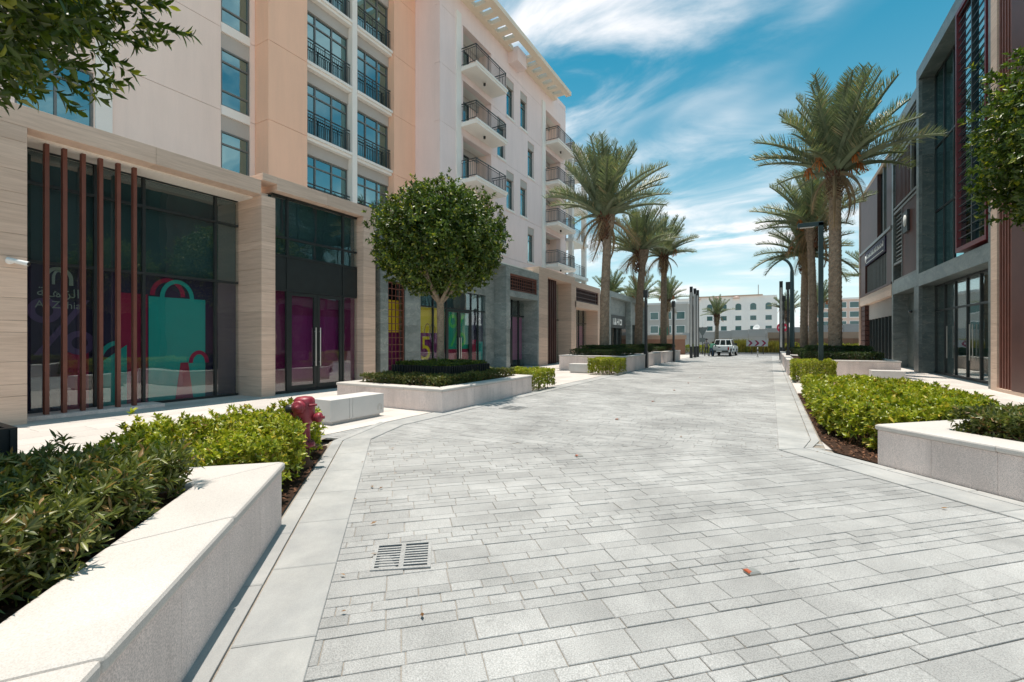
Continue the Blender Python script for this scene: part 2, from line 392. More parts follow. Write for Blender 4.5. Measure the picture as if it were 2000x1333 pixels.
def thing(name, label, cat, loc=(0, 0, 0), group=None):
    o = bpy.data.objects.new(name, None); o.empty_display_size = 0.2
    col.objects.link(o); o.location = loc; BASE[o.name] = Vector(loc)
    o['label'] = label; o['category'] = cat
    if group: o['group'] = group
    return o
def tag(o, label=None, cat=None, group=None, kind=None):
    if label: o['label'] = label
    if cat: o['category'] = cat
    if group: o['group'] = group
    if kind: o['kind'] = kind
    return o
def bx(name, m, parent, x0, x1, y0, y1, z0, z1, bevel=0.0): return MB().box(x0, x1, y0, y1, z0, z1).build(name, m, parent, bevel)
def copy_tree(o, loc=None, parent=None):
    c = o.copy(); col.objects.link(c)
    if parent is not None: c.parent = parent
    if loc is not None: c.location = loc
    BASE[c.name] = Vector(loc) if loc is not None else Vector((0, 0, 0))
    for ch in list(o.children): copy_tree(ch, None, c)
    return c
def clip(poly, a, b):
    """Keep the part of poly to the left of the line a to b."""
    out = []
    def sd(p): return (b[0] - a[0]) * (p[1] - a[1]) - (b[1] - a[1]) * (p[0] - a[0])
    for i in range(len(poly)):
        p, q = poly[i], poly[(i + 1) % len(poly)]
        dp, dq = sd(p), sd(q)
        if dp >= 0: out.append(p)
        if dp * dq < 0:
            t = dp / (dp - dq); out.append((p[0] + (q[0] - p[0]) * t, p[1] + (q[1] - p[1]) * t))
    return out
def area(poly): return abs(sum(poly[i][0] * poly[(i + 1) % len(poly)][1] - poly[(i + 1) % len(poly)][0] * poly[i][1] for i in range(len(poly)))) / 2
def inside(poly, x, y):
    c = False; n = len(poly)
    for i in range(n):
        (x1, y1), (x2, y2) = poly[i], poly[(i + 1) % n]
        if (y1 > y) != (y2 > y) and x < (x2 - x1) * (y - y1) / (y2 - y1) + x1: c = not c
    return c
def offset_poly(poly, d):
    """Shrink a convex counter-clockwise polygon by d."""
    if sum(poly[i][0] * poly[(i + 1) % len(poly)][1] - poly[(i + 1) % len(poly)][0] * poly[i][1] for i in range(len(poly))) < 0: poly = poly[::-1]
    n = len(poly); res = []
    for i in range(n):
        p0, p1, p2 = (Vector(poly[(i + k) % n]) for k in (-1, 0, 1))
        e1 = (p1 - p0).normalized(); e2 = (p2 - p1).normalized()
        n1_ = Vector((-e1.y, e1.x)); n2_ = Vector((-e2.y, e2.x))
        bis = (n1_ + n2_); bis /= max(0.2, bis.dot(n1_))
        res.append(tuple(p1 + bis * d))
    return res
# the street camera's own view, only to choose which repeats get an object each
_TH = math.radians(29.6)
def in_view(x, y, z=0.0):
    d = -math.sin(_TH) * x + math.cos(_TH) * y
    if d < 0.3: return None
    u = (math.cos(_TH) * x + math.sin(_TH) * y) / d; v_ = (1.6 - z) / d
    return d if abs(u) < 1.2 and abs(v_) < 0.8 else None
# ------------------------------------------------------------------ ground and paving
def sheet(name, m, poly, z):
    o = MB(); n = len(poly)
    o.add([(x, y, z) for x, y in poly], [tuple(range(n))])
    return tag(o.build(name, m), kind='structure')
g = sheet('ground', 'far_ground', [(-1500, -400), (1500, -400), (1500, 2500), (-1500, 2500)], -0.10)
road = sheet('paved_road', 'joint_sand', [(-7, -6), (9, -6), (9, 6), (0.6, 8.6), (0.6, 52), (-6.4, 52), (-6.4, 5.8), (-3.4, 2.2)], -0.008)

D = Vector((0.690, -0.724)); PN = Vector((0.724, 0.690))       # along and across the flared kerbs
KL = Vector((-5.56, 5.22)); KR = Vector((0.12, 7.62))          # where the kerbs start to flare
def pt(p, t, s=0.0): q = p + D * t + PN * s; return (q.x, q.y)
LINE = ((-5.6, 5.25), (0.12, 7.64))                            # the paving changes direction here
def make_paver(mb, poly, z, ch=0.004): mb.prism(poly, -0.03, z, ch)
SIZES = {'B': (0.20, 0.40), 'N': (0.10, 0.40), 'M': (0.10, 0.30), 'S': (0.10, 0.205)}
SEQ = 'BMBNSSS'
def rows(w0, w1, seed=0):
    r = random.Random(seed); wpos = w0; i = 0
    while wpos < w1:
        k = SEQ[i % len(SEQ)]; h, L = SIZES[k]
        yield wpos, k, h, L, r.random() * L
        wpos += h; i += 1
pieces = []
cu, cw = Vector((0.724, 0.690)), Vector((-0.690, 0.724))
JT = 0.007; JC = 0.004
for w0, k, h, L, off in rows(-1.5, 9.2, 3):
    u = -4.5 - off; n_ = 0
    while u < 9:
        a = (u + JC / 2, w0 + JT / 2, u + L - JC / 2, w0 + h - JT / 2)
        u += L
        q = [cu * a[0] + cw * a[1], cu * a[2] + cw * a[1], cu * a[2] + cw * a[3], cu * a[0] + cw * a[3]]
        poly = [(p.x, p.y) for p in q]
        c = (q[0] + q[2]) / 2
        # between the two flared kerbs (with a little tucked under them) and before the change of direction
        s_l = (c - KL).dot(PN); s_r = (c - KR).dot(PN)
        if s_l < -0.2 or s_r > 0.2: continue
        cp = clip(poly, LINE[1], LINE[0])
        if len(cp) < 3 or area(cp) < 0.003: continue
        whole = area(cp) > area(poly) * 0.999
        pieces.append((c, k if whole else None, cp))
vis = sorted([(in_view(p[0].x, p[0].y), i) for i, p in enumerate(pieces) if in_view(p[0].x, p[0].y)])
single = {i for d, i in vis[:298]}
proto = {}
for k, (h, L) in SIZES.items():
    mb = MB(); hl, hh = (L - JC) / 2, (h - JT) / 2
    make_paver(mb, [(-hl, -hh), (hl, -hh), (hl, hh), (-hl, hh)], 0.0)
    proto[k] = mb.mesh('paver'); proto[k].materials.append(M['paver'])
rest = MB(); rz = math.atan2(cu.y, cu.x)
for i, (c, k, poly) in enumerate(pieces):
    dz = R.uniform(-0.0022, 0.0022)
    if i in single and k:
        o = link('paver', proto[k], road); o.location = (c.x, c.y, dz)
        o.rotation_euler = (R.gauss(0, 0.004), R.gauss(0, 0.004), rz + R.gauss(0, 0.004))
    elif i in single:
        mb = MB(); make_paver(mb, poly, dz); mb.build('paver', 'paver', road)
    else: make_paver(rest, poly, dz)
for w0, k, h, L, off in rows(4.2, 52, 8):
    u = -6.6 - off
    while u < 0.4:
        poly = [(u + JC / 2, w0 + JT / 2), (u + L - JC / 2, w0 + JT / 2), (u + L - JC / 2, w0 + h - JT / 2), (u + JC / 2, w0 + h - JT / 2)]
        u += L
        cp = clip(poly, LINE[0], LINE[1])
        if len(cp) < 3 or area(cp) < 0.003: continue
        make_paver(rest, cp, R.uniform(-0.002, 0.002), 0.003)
tag(rest.build('paver_field', 'paver', road), kind='stuff')

# flush gutter strips of cast concrete, each slab a piece of its own
gut = sheet('gutter', 'joint_sand', [pt(KL, 9, -0.62), pt(KL, 9, 0), pt(KL, 0, 0), (-5.97, 6.4), (-5.97, 52), (-6.5, 52), (-6.5, 6.3), pt(KL, 0, -0.62)], -0.004)
gutr = sheet('gutter', 'joint_sand', [pt(KR, 9, 0), pt(KR, 9, 0.62), pt(KR, 0, 0.62), (0.67, 52), (0.1, 52), (0.1, 7.6)], -0.004)
def slab(poly, parent, z=0.014): MB().prism(offset_poly(poly, 0.004), -0.03, z, 0.006).build('gutter_slab', 'gutter_concrete', parent)
def strip(P, Q, s0, s1, parent, step, t0, t1, first=0.0):
    t = t0 + first
    ts = [t0]
    while t < t1 - 0.15:
        if t > t0 + 0.1: ts.append(t)
        t += step * R.uniform(0.92, 1.08)
    ts.append(t1)
    for a, b in zip(ts, ts[1:]):
        c = (s0 + s1) / 2
        slab([pt(P, a, s0), pt(P, b, s0), pt(P, b, s1), pt(P, a, s1)], parent)
strip(KL, None, -0.42, 0.0, gut, 0.82, 0.0, 8.6)
strip(KL, None, -0.58, -0.425, gut, 0.82, 0.0, 8.6, 0.3)
slab([pt(KL, 0, -0.42), pt(KL, 0, 0), (-5.97, 6.4), (-6.42, 6.4)], gut); slab([pt(KL, 0, -0.58), pt(KL, 0, -0.425), (-6.425, 6.4), (-6.56, 6.4)], gut)
strip(KR, None, 0.0, 0.42, gutr, 0.82, 0.0, 8.6)
strip(KR, None, 0.425, 0.58, gutr, 0.82, 0.0, 8.6, 0.3)
y = 6.4
while y < 51:
    y2 = y + 0.8
    slab([(-6.42, y), (-5.97, y), (-5.97, y2), (-6.42, y2)], gut)
    y = y2
y = 7.64; slab([(0.1, 7.64), pt(KR, 0, 0.42), (0.55, 8.6), (0.1, 8.6)], gutr); slab([pt(KR, 0, 0.425), pt(KR, 0, 0.58), (0.67, 8.6), (0.555, 8.6)], gutr)
y = 8.6
while y < 51:
    slab([(0.1, y), (0.55, y), (0.55, y + 0.8), (0.1, y + 0.8)], gutr); slab([(0.555, y), (0.67, y), (0.67, y + 0.8), (0.555, y + 0.8)], gutr); y += 0.8

# sidewalks of large honed slabs
def sidewalk(poly, x0, x1, y0, y1, sx, sy, keep):
    s = sheet('sidewalk', 'joint_sand', poly, -0.003)
    rest = MB(); singles = []
    r = random.Random(2); ix = 0; x = x0
    while x < x1:
        y = y0 - (sy / 2 if ix % 2 else 0)
        while y < y1:
            q = [(x + .003, y + .003), (min(x + sx, x1) - .003, y + .003), (min(x + sx, x1) - .003, y + sy - .003), (x + .003, y + sy - .003)]
            c = ((q[0][0] + q[1][0]) / 2, (q[0][1] + q[2][1]) / 2)
            if keep(*c):
                d = in_view(*c)
                if d and d < 13.5: singles.append((d, q))
                else: rest.prism(q, -0.02, 0.011, 0.002)
            y += sy
        x += sx; ix += 1
    singles.sort(key=lambda a: a[0])
    for i, (d, q) in enumerate(singles):
        mb = MB() if i < 140 else rest
        mb.prism(q, -0.02, 0.011 + r.uniform(-.001, .001), 0.002)
        if i < 140: mb.build('paving_slab', 'sidewalk_stone', s)
    tag(rest.build('paving_slab_field', 'sidewalk_stone', s), kind='stuff')
    return s
kl = lambda x, y: (Vector((x, y)) - KL).dot(PN) < -0.75 if y < 5.2 else x < -6.6
sidewalk([(-14, -8), (-1, -8), (-6.4, 5.2), (-6.45, 52), (-14, 52)], -13.4, -6.5 + 0.03, -5, 50, 0.6, 1.2, lambda x, y: True)
sidewalk([(0.65, 8.1), (6.9, 2), (8, 2), (8, 52), (0.65, 52)], 0.69, 7.0, 2, 50, 0.6, 1.2, lambda x, y: (Vector((x, y)) - KR).dot(PN) > 0.7)

# ------------------------------------------------------------------ planters
def planter(name, label, poly, h, cap_w, panel=0.62, cap_len=1.15, soil_drop=0.06, cat='planter', group=None, edges=None):
    if sum(poly[i][0] * poly[(i + 1) % len(poly)][1] - poly[(i + 1) % len(poly)][0] * poly[i][1] for i in range(len(poly))) < 0: poly = poly[::-1]
    cx = sum(p[0] for p in poly) / len(poly); cy = sum(p[1] for p in poly) / len(poly)
    t = thing(name, label, cat, (cx, cy, 0), group)
    core = offset_poly(poly, 0.035); inner = offset_poly(poly, cap_w)
    MB().prism(core, -0.02, h - 0.075).build('core_wall', 'groove', t)
    n = len(poly); CT = 0.07
    outer = offset_poly(poly, -0.025)
    for i in range(n):
        a, b = Vector(poly[i]), Vector(poly[(i + 1) % n]); e = (b - a); L = e.length; e.normalize(); nn = Vector((-e.y, e.x))
        k = max(1, round(L / panel))
        for j in range(k):
            s0 = a + e * (L * j / k + 0.0015); s1 = a + e * (L * (j + 1) / k - 0.0015)
            q = [tuple(s0), tuple(s1), tuple(s1 + nn * 0.034), tuple(s0 + nn * 0.034)]
            if j == 0: q[3] = tuple(s0 + nn * 0.034 + e * 0.034)
            if j == k - 1: q[2] = tuple(s1 + nn * 0.034 - e * 0.034)
            MB().prism(q, 0.012, h - CT - 0.004).build('stone_panel', 'planter_stone', t)
        oa, ob, ia, ib = (Vector(p) for p in (outer[i], outer[(i + 1) % n], inner[i], inner[(i + 1) % n]))
        k = max(1, round(L / cap_len))
        for j in range(k):
            f0, f1 = j / k, (j + 1) / k; gp = 0.002 / max(L, 0.1)
            q = [tuple(oa.lerp(ob, f0 + gp)), tuple(oa.lerp(ob, f1 - gp)), tuple(ia.lerp(ib, f1 - gp)), tuple(ia.lerp(ib, f0 + gp))]
            MB().prism(q, h - CT, h).build('cap_stone', 'cap_stone', t, bevel=0.02)
    MB().prism(offset_poly(poly, cap_w - 0.005), h - 0.2, h - soil_drop).build('soil', 'soil', t)
    return t, inner
C0 = Vector((-3.65, 2.42))
def dq(c, a0, a1, b0, b1):
    """Rectangle on the flared axes: a along the kerb, b across it."""
    return [tuple(c + D * a0 + PN * b0), tuple(c + D * a1 + PN * b0), tuple(c + D * a1 + PN * b1), tuple(c + D * a0 + PN * b1)]
near_poly = dq(C0, 0, 6.2, -3.0, 0)
planter('stone_planter', 'long pale stone planter with dark olive hedge, nearest at the bottom left', near_poly, 0.55, 0.47)
C1 = Vector((1.19, 7.36))
right_poly = dq(C1, 0, 6.0, 0, 3.2)
planter('stone_planter', 'pale stone planter at the right edge in front of the lime hedge', right_poly, 0.52, 0.47)
L1P = [(-9.5, 7.8), (-6.2, 7.84), (-6.3, 12.3), (-9.5, 12.3)]
planter('stone_planter', 'square pale stone planter holding the round ball tree beside the bench', L1P, 0.53, 0.32)
L2P = [(-9.6, 21.9), (-6.05, 21.9), (-6.0, 25.4), (-9.6, 25.4)]
planter('stone_planter', 'stone planter under the tallest left palm, behind a clipped lime cube', L2P, 0.8, 0.3, 0.9, 1.2)
L3P = [(-9.2, 26.6), (-6.35, 26.6), (-6.2, 30.6), (-9.2, 30.6)]
planter('stone_planter', 'stone planter under the second left palm, behind the nearer twin post lamp', L3P, 0.8, 0.3, 1.0, 1.3)
L4P = [(-9.0, 32.0), (-6.3, 32.0), (-6.0, 36.6), (-9.0, 36.6)]
planter('stone_planter', 'farthest left stone planter, under the third palm beside the triple light columns', L4P, 0.8, 0.3, 1.0, 1.3)
R2P = [(0.66, 23.8), (4.65, 24.1), (4.65, 30.6), (0.66, 30.6)]
planter('stone_planter', 'stone planter under the big right palm behind the tall green lamp post', R2P, 0.72, 0.3, 0.8, 1.2)
R3P = [(0.66, 31.6), (4.4, 31.6), (4.4, 40.5), (0.66, 40.5)]
planter('stone_planter', 'farthest right stone planter holding the pair of rear palms', R3P, 0.72, 0.3, 1.0, 1.3)

def bench_block(name, label, x0, x1, y0, y1, h, emblem=False, cat='bench', grooves=True):
    t = thing(name, label, cat, ((x0 + x1) / 2, (y0 + y1) / 2, 0))
    bx('base', 'bench_concrete', t, x0 + .06, x1 - .06, y0 + .06, y1 - .06, 0.0, 0.08)
    ym = y0 + (y1 - y0) * 0.36
    if grooves:
        segs = [(y0, ym - .04), (ym - .034, ym + .034), (ym + .04, y1)]
        MB().box(x0 + .012, x1 - .012, y0 + .02, y1 - .02, 0.08, h - .012).build('core', 'groove', t)
        for a, b in segs: bx('seat_block', 'bench_concrete', t, x0, x1, a, b, 0.075, h, 0.006)
    else: bx('seat_block', 'bench_concrete', t, x0, x1, y0, y1, 0.075, h, 0.008)
    if emblem:
        mb = MB(); xe = x1 + .003
        yc, zc_ = y1 - .12, 0.20
        def bar(ya, yb, za, zb): mb.box(xe - .002, xe, yc + ya, yc + yb, zc_ + za, zc_ + zb)
        for k in range(9):
            a0, a1 = math.pi * k / 9, math.pi * (k + 1) / 9
            for r0, r1 in ((0.052, 0.062), (0.028, 0.036)):
                mb.add([(xe, yc + r * math.cos(a), zc_ + .02 + r * math.sin(a)) for r, a in ((r0, a0), (r1, a0), (r1, a1), (r0, a1))], [(0, 1, 2, 3)])
        for s in (-.062, -.036, .028, .052): bar(s, s + .009, -.05, .02)
        mb.build('emblem', 'plaster_grey', t)
    return t
bench_block('concrete_bench', 'white concrete block bench with two grooves behind the red hydrant', -7.6, -7.05, 5.64, 6.97, 0.48, True)
bench_block('concrete_bench', 'small concrete block seat beside the clipped lime cube on the left', -8.45, -7.35, 20.4, 21.0, 0.45, False, grooves=False)
bench_block('concrete_bench', 'low concrete block seat at the right end of the right palm planter', 3.55, 4.6, 23.1, 23.75, 0.36, False, grooves=False)

# drain grates
def drain(label, corners, bars=9, big=True):
    t = thing('drain_grate', label, 'drain', (*[sum(c[i] for c in corners) / 4 for i in (0, 1)], 0))
    a, b, c, d = (Vector(p) for p in corners)
    MB().prism([tuple(p) for p in (a, b, c, d)], -0.02, 0.0028).build('slot_shade', 'void', t)  # solid black sheet painting the shade between the bars
    fr = MB()
    def P(u, v): return a.lerp(b, u).lerp(d.lerp(c, u), v)
    def bar(u0, u1, v0, v1, z=0.012): fr.prism([tuple(P(u0, v0)), tuple(P(u1, v0)), tuple(P(u1, v1)), tuple(P(u0, v1))], 0.0, z)
    for q in ((0, 1, 0, .07), (0, 1, .93, 1), (0, .06, .07, .93), (.94, 1, .07, .93), (.46, .54, .07, .93)): bar(*q)
    fr.build('frame', 'paver', t)
    for i in range(1, bars):
        v0 = .07 + .86 * i / bars - .024
        for u0, u1 in ((.06, .46), (.54, .94)):
            fr = MB(); bar(u0, u1, v0, v0 + .048, 0.010); fr.build('bar', 'paver', t)
    return t
drain('concrete drain grate with black slots set in the near pavers', [(-2.40, 2.24), (-2.07, 2.49), (-2.33, 2.82), (-2.66, 2.55)])
drain('far drain grate in the pavers beside the ball tree planter', [(-5.50, 9.05), (-5.0, 9.05), (-5.0, 9.55), (-5.50, 9.55)], 7)
# road studs down the middle
def stud(label, x, y, rot, s=0.8):
    t = thing('road_stud', label, 'road stud', (x, y, 0), 'amber road studs down the street')
    e = Vector((math.cos(rot), math.sin(rot))); f = Vector((-e.y, e.x)); c = Vector((x, y))
    def q(a, b, l, w_): return [tuple(c + e * (a + i * l) + f * (b + j * w_)) for i, j in ((-1, -1), (1, -1), (1, 1), (-1, 1))]
    MB().prism(q(0, 0, .055 * s, .042 * s), 0.0, 0.021, 0.010).build('body', 'stud_metal', t)
    MB().prism(q(-.042 * s, 0, .02 * s, .034 * s), 0.012, 0.0235, 0.006).build('lens', 'stud_lens', t)
for i, (x, y) in enumerate(((-0.11, 3.53), (-2.28, 5.88), (-2.67, 8.97), (-2.64, 12.02), (-2.64, 15.02), (-2.62, 17.76), (-2.59, 20.63))):
    stud(('amber road stud nearest the viewer, right of the drain grate', 'second nearest amber road stud, in the middle of the paving', 'third amber road stud counted up the street', 'fourth amber road stud counted up the street', 'fifth amber road stud counted up the street', 'sixth amber road stud counted up the street', 'seventh and farthest amber road stud up the street')[i], x, y, 0.75 if i < 2 else 1.57)
# planting beds
def bed(poly, z=0.022):
    b = sheet('planting_bed', 'soil', poly, z)
    mb = MB(); r = random.Random(4)
    xs = [p[0] for p in poly]; ys = [p[1] for p in poly]
    n_ = int(area(poly) * 420)
    for _ in range(n_):
        x, y = r.uniform(min(xs), max(xs)), r.uniform(min(ys), max(ys))
        if not inside(poly, x, y): continue
        a = r.uniform(0, 6.3); l = r.uniform(.008, .03); w_ = l * r.uniform(.3, .6); t1, t2 = r.uniform(-.012, .012), r.uniform(-.01, .01)
        ca, sa = math.cos(a), math.sin(a); zz = z + 0.013 + r.random() * .012
        mb.add([(x - ca * l, y - sa * l, zz - t1), (x + sa * w_, y - ca * w_, zz + t2), (x + ca * l, y + sa * l, zz + t1), (x - sa * w_, y + ca * w_, zz - t2)], [(0, 1, 2, 3)])
    tag(mb.build('wood_chips', 'chips', b), kind='stuff')
    return b
BEDL = [pt(KL, 0.35, -0.6), pt(KL, 3.35, -0.6), (-4.5, 1.55), (-6.2, 1.7), (-6.75, 3.6)]
bed(BEDL)
BEDR = [(0.69, 15.8), (0.69, 8.6), pt(KR, 0.35, 0.6), pt(KR, 1.0, 0.6), (2.3, 8.4), (3.5, 9.7), (3.3, 14.3)]
bed(BEDR)
# ------------------------------------------------------------------ left side: shop fronts
def courses(name, m, parent, x0, x1, y0, y1, z0, z1, hs, gap=0.005, seed=0):
    """A wall or pillar as stacked stone courses, each a piece of its own."""
    r = random.Random(seed); z = z0; i = 0
    bx('backing', 'groove', parent, x0 + .02, x1 - .02, y0 + .02, y1 - .02, z0, z1 - .01)
    while z < z1 - 0.02:
        h = hs[i % len(hs)]; zt = min(z + h, z1)
        if z1 - zt < 0.12: zt = z1
        bx(name, m, parent, x0, x1, y0, y1, z + (gap / 2 if z > z0 else 0), zt - (gap / 2 if zt < z1 else 0), 0.003)
        z = zt; i += 1
HS = [0.55, 0.22, 0.42, 0.55, 0.22, 0.42]
XF, XG = -12.2, -13.3
def pane(parent, y0, y1, z0, z1, x, frame=True, m='shop_glass'):
    return bx('pane', m, parent, x - .006, x + .006, y0, y1, z0, z1)
def mullions(parent, x, ys, zs, y0, y1, z0, z1, wv=.06, m='frame_dark', d=.09, name='mullion'):
    for yy in ys: bx(name, m, parent, x - d / 2, x + d / 2, yy - wv / 2, yy + wv / 2, z0, z1)
    yl = [y0] + list(ys) + [y1]
    for zz in zs:
        for a, b in zip(yl, yl[1:]): bx('transom', m, parent, x - d / 2 + .004, x + d / 2 - .004, a + wv / 2, b - wv / 2, zz - wv / 2, zz + wv / 2)
def ring(mb, x, yc, zc_, ry, rz, th, a0=0.0, a1=math.pi, n=22, dx=.002):
    for k in range(n):
        t0, t1 = a0 + (a1 - a0) * k / n, a0 + (a1 - a0) * (k + 1) / n
        mb.add([(x, yc + (ry + s) * math.cos(t), zc_ + (rz + s) * math.sin(t)) for s, t in ((-th / 2, t0), (th / 2, t0), (th / 2, t1), (-th / 2, t1))], [(0, 1, 2, 3)])
def flat(name, m, parent, x, pts):
    return MB().add([(x, a, b) for a, b in pts], [tuple(range(len(pts)))]).build(name, m, parent)
def rect(name, m, parent, x, y0, y1, z0, z1): return flat(name, m, parent, x, [(y0, z0), (y1, z0), (y1, z1), (y0, z1)])
def lettering(name, txt, m, parent, size, fn, align='CENTER', depth=0.0, font=None):
    """Text turned into a mesh; fn maps its flat (u, v) to the world."""
    cu_ = bpy.data.curves.new('lettering', 'FONT'); cu_.body = txt; cu_.size = size; cu_.align_x = align
    tmp = bpy.data.objects.new('lettering', cu_); col.objects.link(tmp)
    dg = bpy.context.evaluated_depsgraph_get(); dg.update()
    me = bpy.data.meshes.new_from_object(tmp.evaluated_get(dg))
    bpy.data.objects.remove(tmp); bpy.data.curves.remove(cu_)
    base = BASE.get(parent.name, Vector((0, 0, 0)))
    for v in me.vertices: v.co = Vector(fn(v.co.x, v.co.y)) - base
    me.name = name; me.materials.clear(); me.materials.append(M[m])
    return link(name, me, parent)

# podium mass behind the shop fronts
pod = thing('shop_podium', 'dark podium block with flat light-bouncing white roof running behind all the left shop fronts', 'building', (-16.4, 20, 0))
bx('mass', 'void', pod, -19.3, -13.62, -8, 38.2, 0.0, 5.55)
bx('roof_slab', 'roof_bounce', pod, -19.4, -12.62, -8, 38.25, 5.56, 5.80)  # roof top out of view, whitened to light the facade from below

for i in range(9):
    for k in range(5): bx('wall_panel', 'travertine', pod, -13.1, -12.6, -8 + i * 1.1, -6.905 + i * 1.1, k * 1.2 + .003, k * 1.2 + 1.197)
# --- portal 1: slatted travertine front with the shopping bag prints
s1 = thing('street_shop', 'wide travertine shop front with brown slats and teal shopping bag print', 'shop front', (-12.75, 5.2, 0))
courses('stone_course', 'travertine', s1, -13.45, XF, 1.95, 2.95, 0.0, 5.6, HS, seed=1)
courses('stone_course', 'travertine', s1, -13.45, XF, 7.50, 7.90, 0.0, 5.6, HS, seed=1)
for a, b in ((1.95, 5.02), (5.025, 7.49)): bx('lintel_stone', 'travertine', s1, -13.45, XF, a, b, 5.605, 6.0, 0.004)
bx('plinth', 'planter_stone', s1, -13.2, -12.55, 2.96, 5.35, 0.01, 0.085, 0.005)
for i, yy in enumerate((3.355, 3.625, 3.92, 4.21, 4.52, 4.82)):
    bx('slat', 'corten', s1, -12.82, -12.70, yy - .033, yy + .033, 0.088, 5.603)
ys1 = (4.30, 5.21, 6.86)
mullions(s1, XG, ys1, (0.04, 3.22, 4.85, 5.57), 2.96, 7.49, 0.0, 5.6)
yl = [2.96] + list(ys1) + [7.49]; zl = [0.07, 3.19, 4.82, 5.54]
for a, b in zip(yl, yl[1:]):
    for z0, z1 in ((.07, 3.19), (3.25, 4.82), (4.88, 5.54)): pane(s1, a + .03, b - .03, z0, z1, XG)
XV = XG - .10
rect('window_print', 'v_night', s1, XV - .02, 2.97, 7.48, 0.05, 3.2)
rect('shade_backing', 'room_shade', s1, XV - .03, 2.97, 7.48, 3.2, 5.55)  # dark sheet painting the unlit shop interior above the prints
tb = [(5.32, 0.06), (6.78, 0.06), (6.62, 2.72), (5.40, 2.72)]
rect('window_print', 'v_red', s1, XV - .010, 4.78, 5.34, 0.06, 2.72)
rect('window_print', 'v_teal', s1, XV - .005, 5.36, 6.66, 0.06, 2.68)
mb = MB(); ring(mb, XV - .008, 5.78, 2.72, .34, .40, .10); mb.build('window_print', 'v_red', s1)
mb = MB(); ring(mb, XV - .003, 5.99, 2.68, .34, .42, .10); mb.build('window_print', 'v_teal', s1)
flat('window_print', 'v_red', s1, XV + .003, [(5.94, .06), (6.36, .06), (6.24, 1.0), (6.06, 1.0)])
mb = MB(); ring(mb, XV + .004, 6.5, 0.98, .20, .28, .10); mb.build('window_print', 'v_red', s1)
flat('window_print', 'v_teal', s1, XV + .001, [(4.40, .06), (4.92, .06), (4.92, 1.48), (4.40, 1.05)])
mb = MB(); ring(mb, XV + .004, 4.76, 1.05, .36, .48, .10, math.pi / 2, math.pi); mb.build('window_print', 'v_teal', s1)
rect('window_print', 'v_red', s1, XV - .004, 3.80, 4.22, .06, 1.32)
# the percent sign, printed large and faint
def fv(x): return lambda u, v: (x, u, v)
lettering('percent_print', '%', 'v_violet', s1, 1.75, lambda u, v: (XV + .002, 3.78 + u, 1.28 + v))
# emblem and name
mb = MB(); ec, ez = 3.72, 2.92
for ry, rz, th in ((.20, .22, .07), (.085, .17, .05)): ring(mb, XV + .006, ec, ez, ry, rz, th)
for s_, w_ in ((-.235, .07), (-.11, .05), (.06, .05), (.165, .07)): mb.add([(XV + .006, ec + s_, ez - .13), (XV + .006, ec + s_ + w_, ez - .13), (XV + .006, ec + s_ + w_, ez), (XV + .006, ec + s_, ez)], [(0, 1, 2, 3)])
mb.build('emblem', 'v_pale', s1)
lettering('name_lettering', '\uFE94\uFEF4\uFEEB\uFE8D\uFEB0\uFEDF\uFE8D', 'v_pale', s1, 0.27, lambda u, v: (XV + .006, ec + u, 2.52 + v))
lettering('name_lettering', 'Al Zahia', 'v_pale', s1, 0.22, lambda u, v: (XV + .006, ec + u, 2.28 + v))

# --- portal 2: travertine front with the double door
s2 = thing('street_shop', 'travertine shop front with glazed double doors and magenta bag print', 'shop front', (-12.4, 9.6, 0))
bx('lintel_stone', 'travertine', s2, -13.0, XF + .06, 7.92, 9.6, 5.83, 6.2, 0.004); bx('lintel_stone', 'travertine', s2, -13.0, XF + .06, 9.605, 11.6, 5.83, 6.2, 0.004)
bx('parapet_stone', 'travertine', s2, -13.0, XF + .06, 7.50, 7.915, 6.004, 6.2)
courses('stone_course', 'travertine', s2, -13.0, XF + .06, 11.06, 11.6, 0.0, 5.825, HS, seed=2)
X2 = -12.46
mullions(s2, X2, (8.43, 10.45), (0.05, 3.06, 4.07, 4.60, 5.79), 7.92, 11.05, 0.0, 5.82)
yl = [7.92, 8.43, 10.45, 11.05]
for a, b in zip(yl, yl[1:]):
    for z0, z1 in ((4.10, 4.57), (4.63, 5.76)): pane(s2, a + .03, b - .03, z0, z1, X2)
    if a != 8.43: pane(s2, a + .03, b - .03, .08, 3.03, X2)
bx('fascia_panel', 'frame_dark', s2, X2 - .02, X2 + .02, 7.92, 11.05, 3.09, 4.04)
for a, b, hy in ((8.47, 9.435, 9.36), (9.445, 10.41, 9.52)):
    d = bx('door_leaf', 'frame_dark', s2, X2 - .03, X2 + .03, a, a + .10, .09, 3.02); 
    MB().box(X2 - .03, X2 + .03, b - .10, b, .09, 3.02).box(X2 - .03, X2 + .03, a + .10, b - .10, .09, .22).box(X2 - .03, X2 + .03, a + .10, b - .10, 2.92, 3.02).build('rail', 'frame_dark', d)
    bx('pane', 'shop_glass', d, X2 - .006, X2 + .006, a + .10, b - .10, .22, 2.92)
    MB().tube([(X2 + .09, hy, .78), (X2 + .09, hy, 1.98)], .018, 10).tube([(X2 + .02, hy, .9), (X2 + .09, hy, .9)], .012, 8).tube([(X2 + .02, hy, 1.86), (X2 + .09, hy, 1.86)], .012, 8).build('handle', 'steel', d)
rect('shade_backing', 'room_shade', s2, X2 - .12, 7.92, 11.05, 3.1, 5.8)  # dark sheet in place of the unlit interior
rect('window_print', 'v_magenta', s2, X2 - .11, 7.92, 11.05, .05, 3.05)
rect('window_print', 'v_purple', s2, X2 - .105, 8.55, 10.35, .4, 2.35)
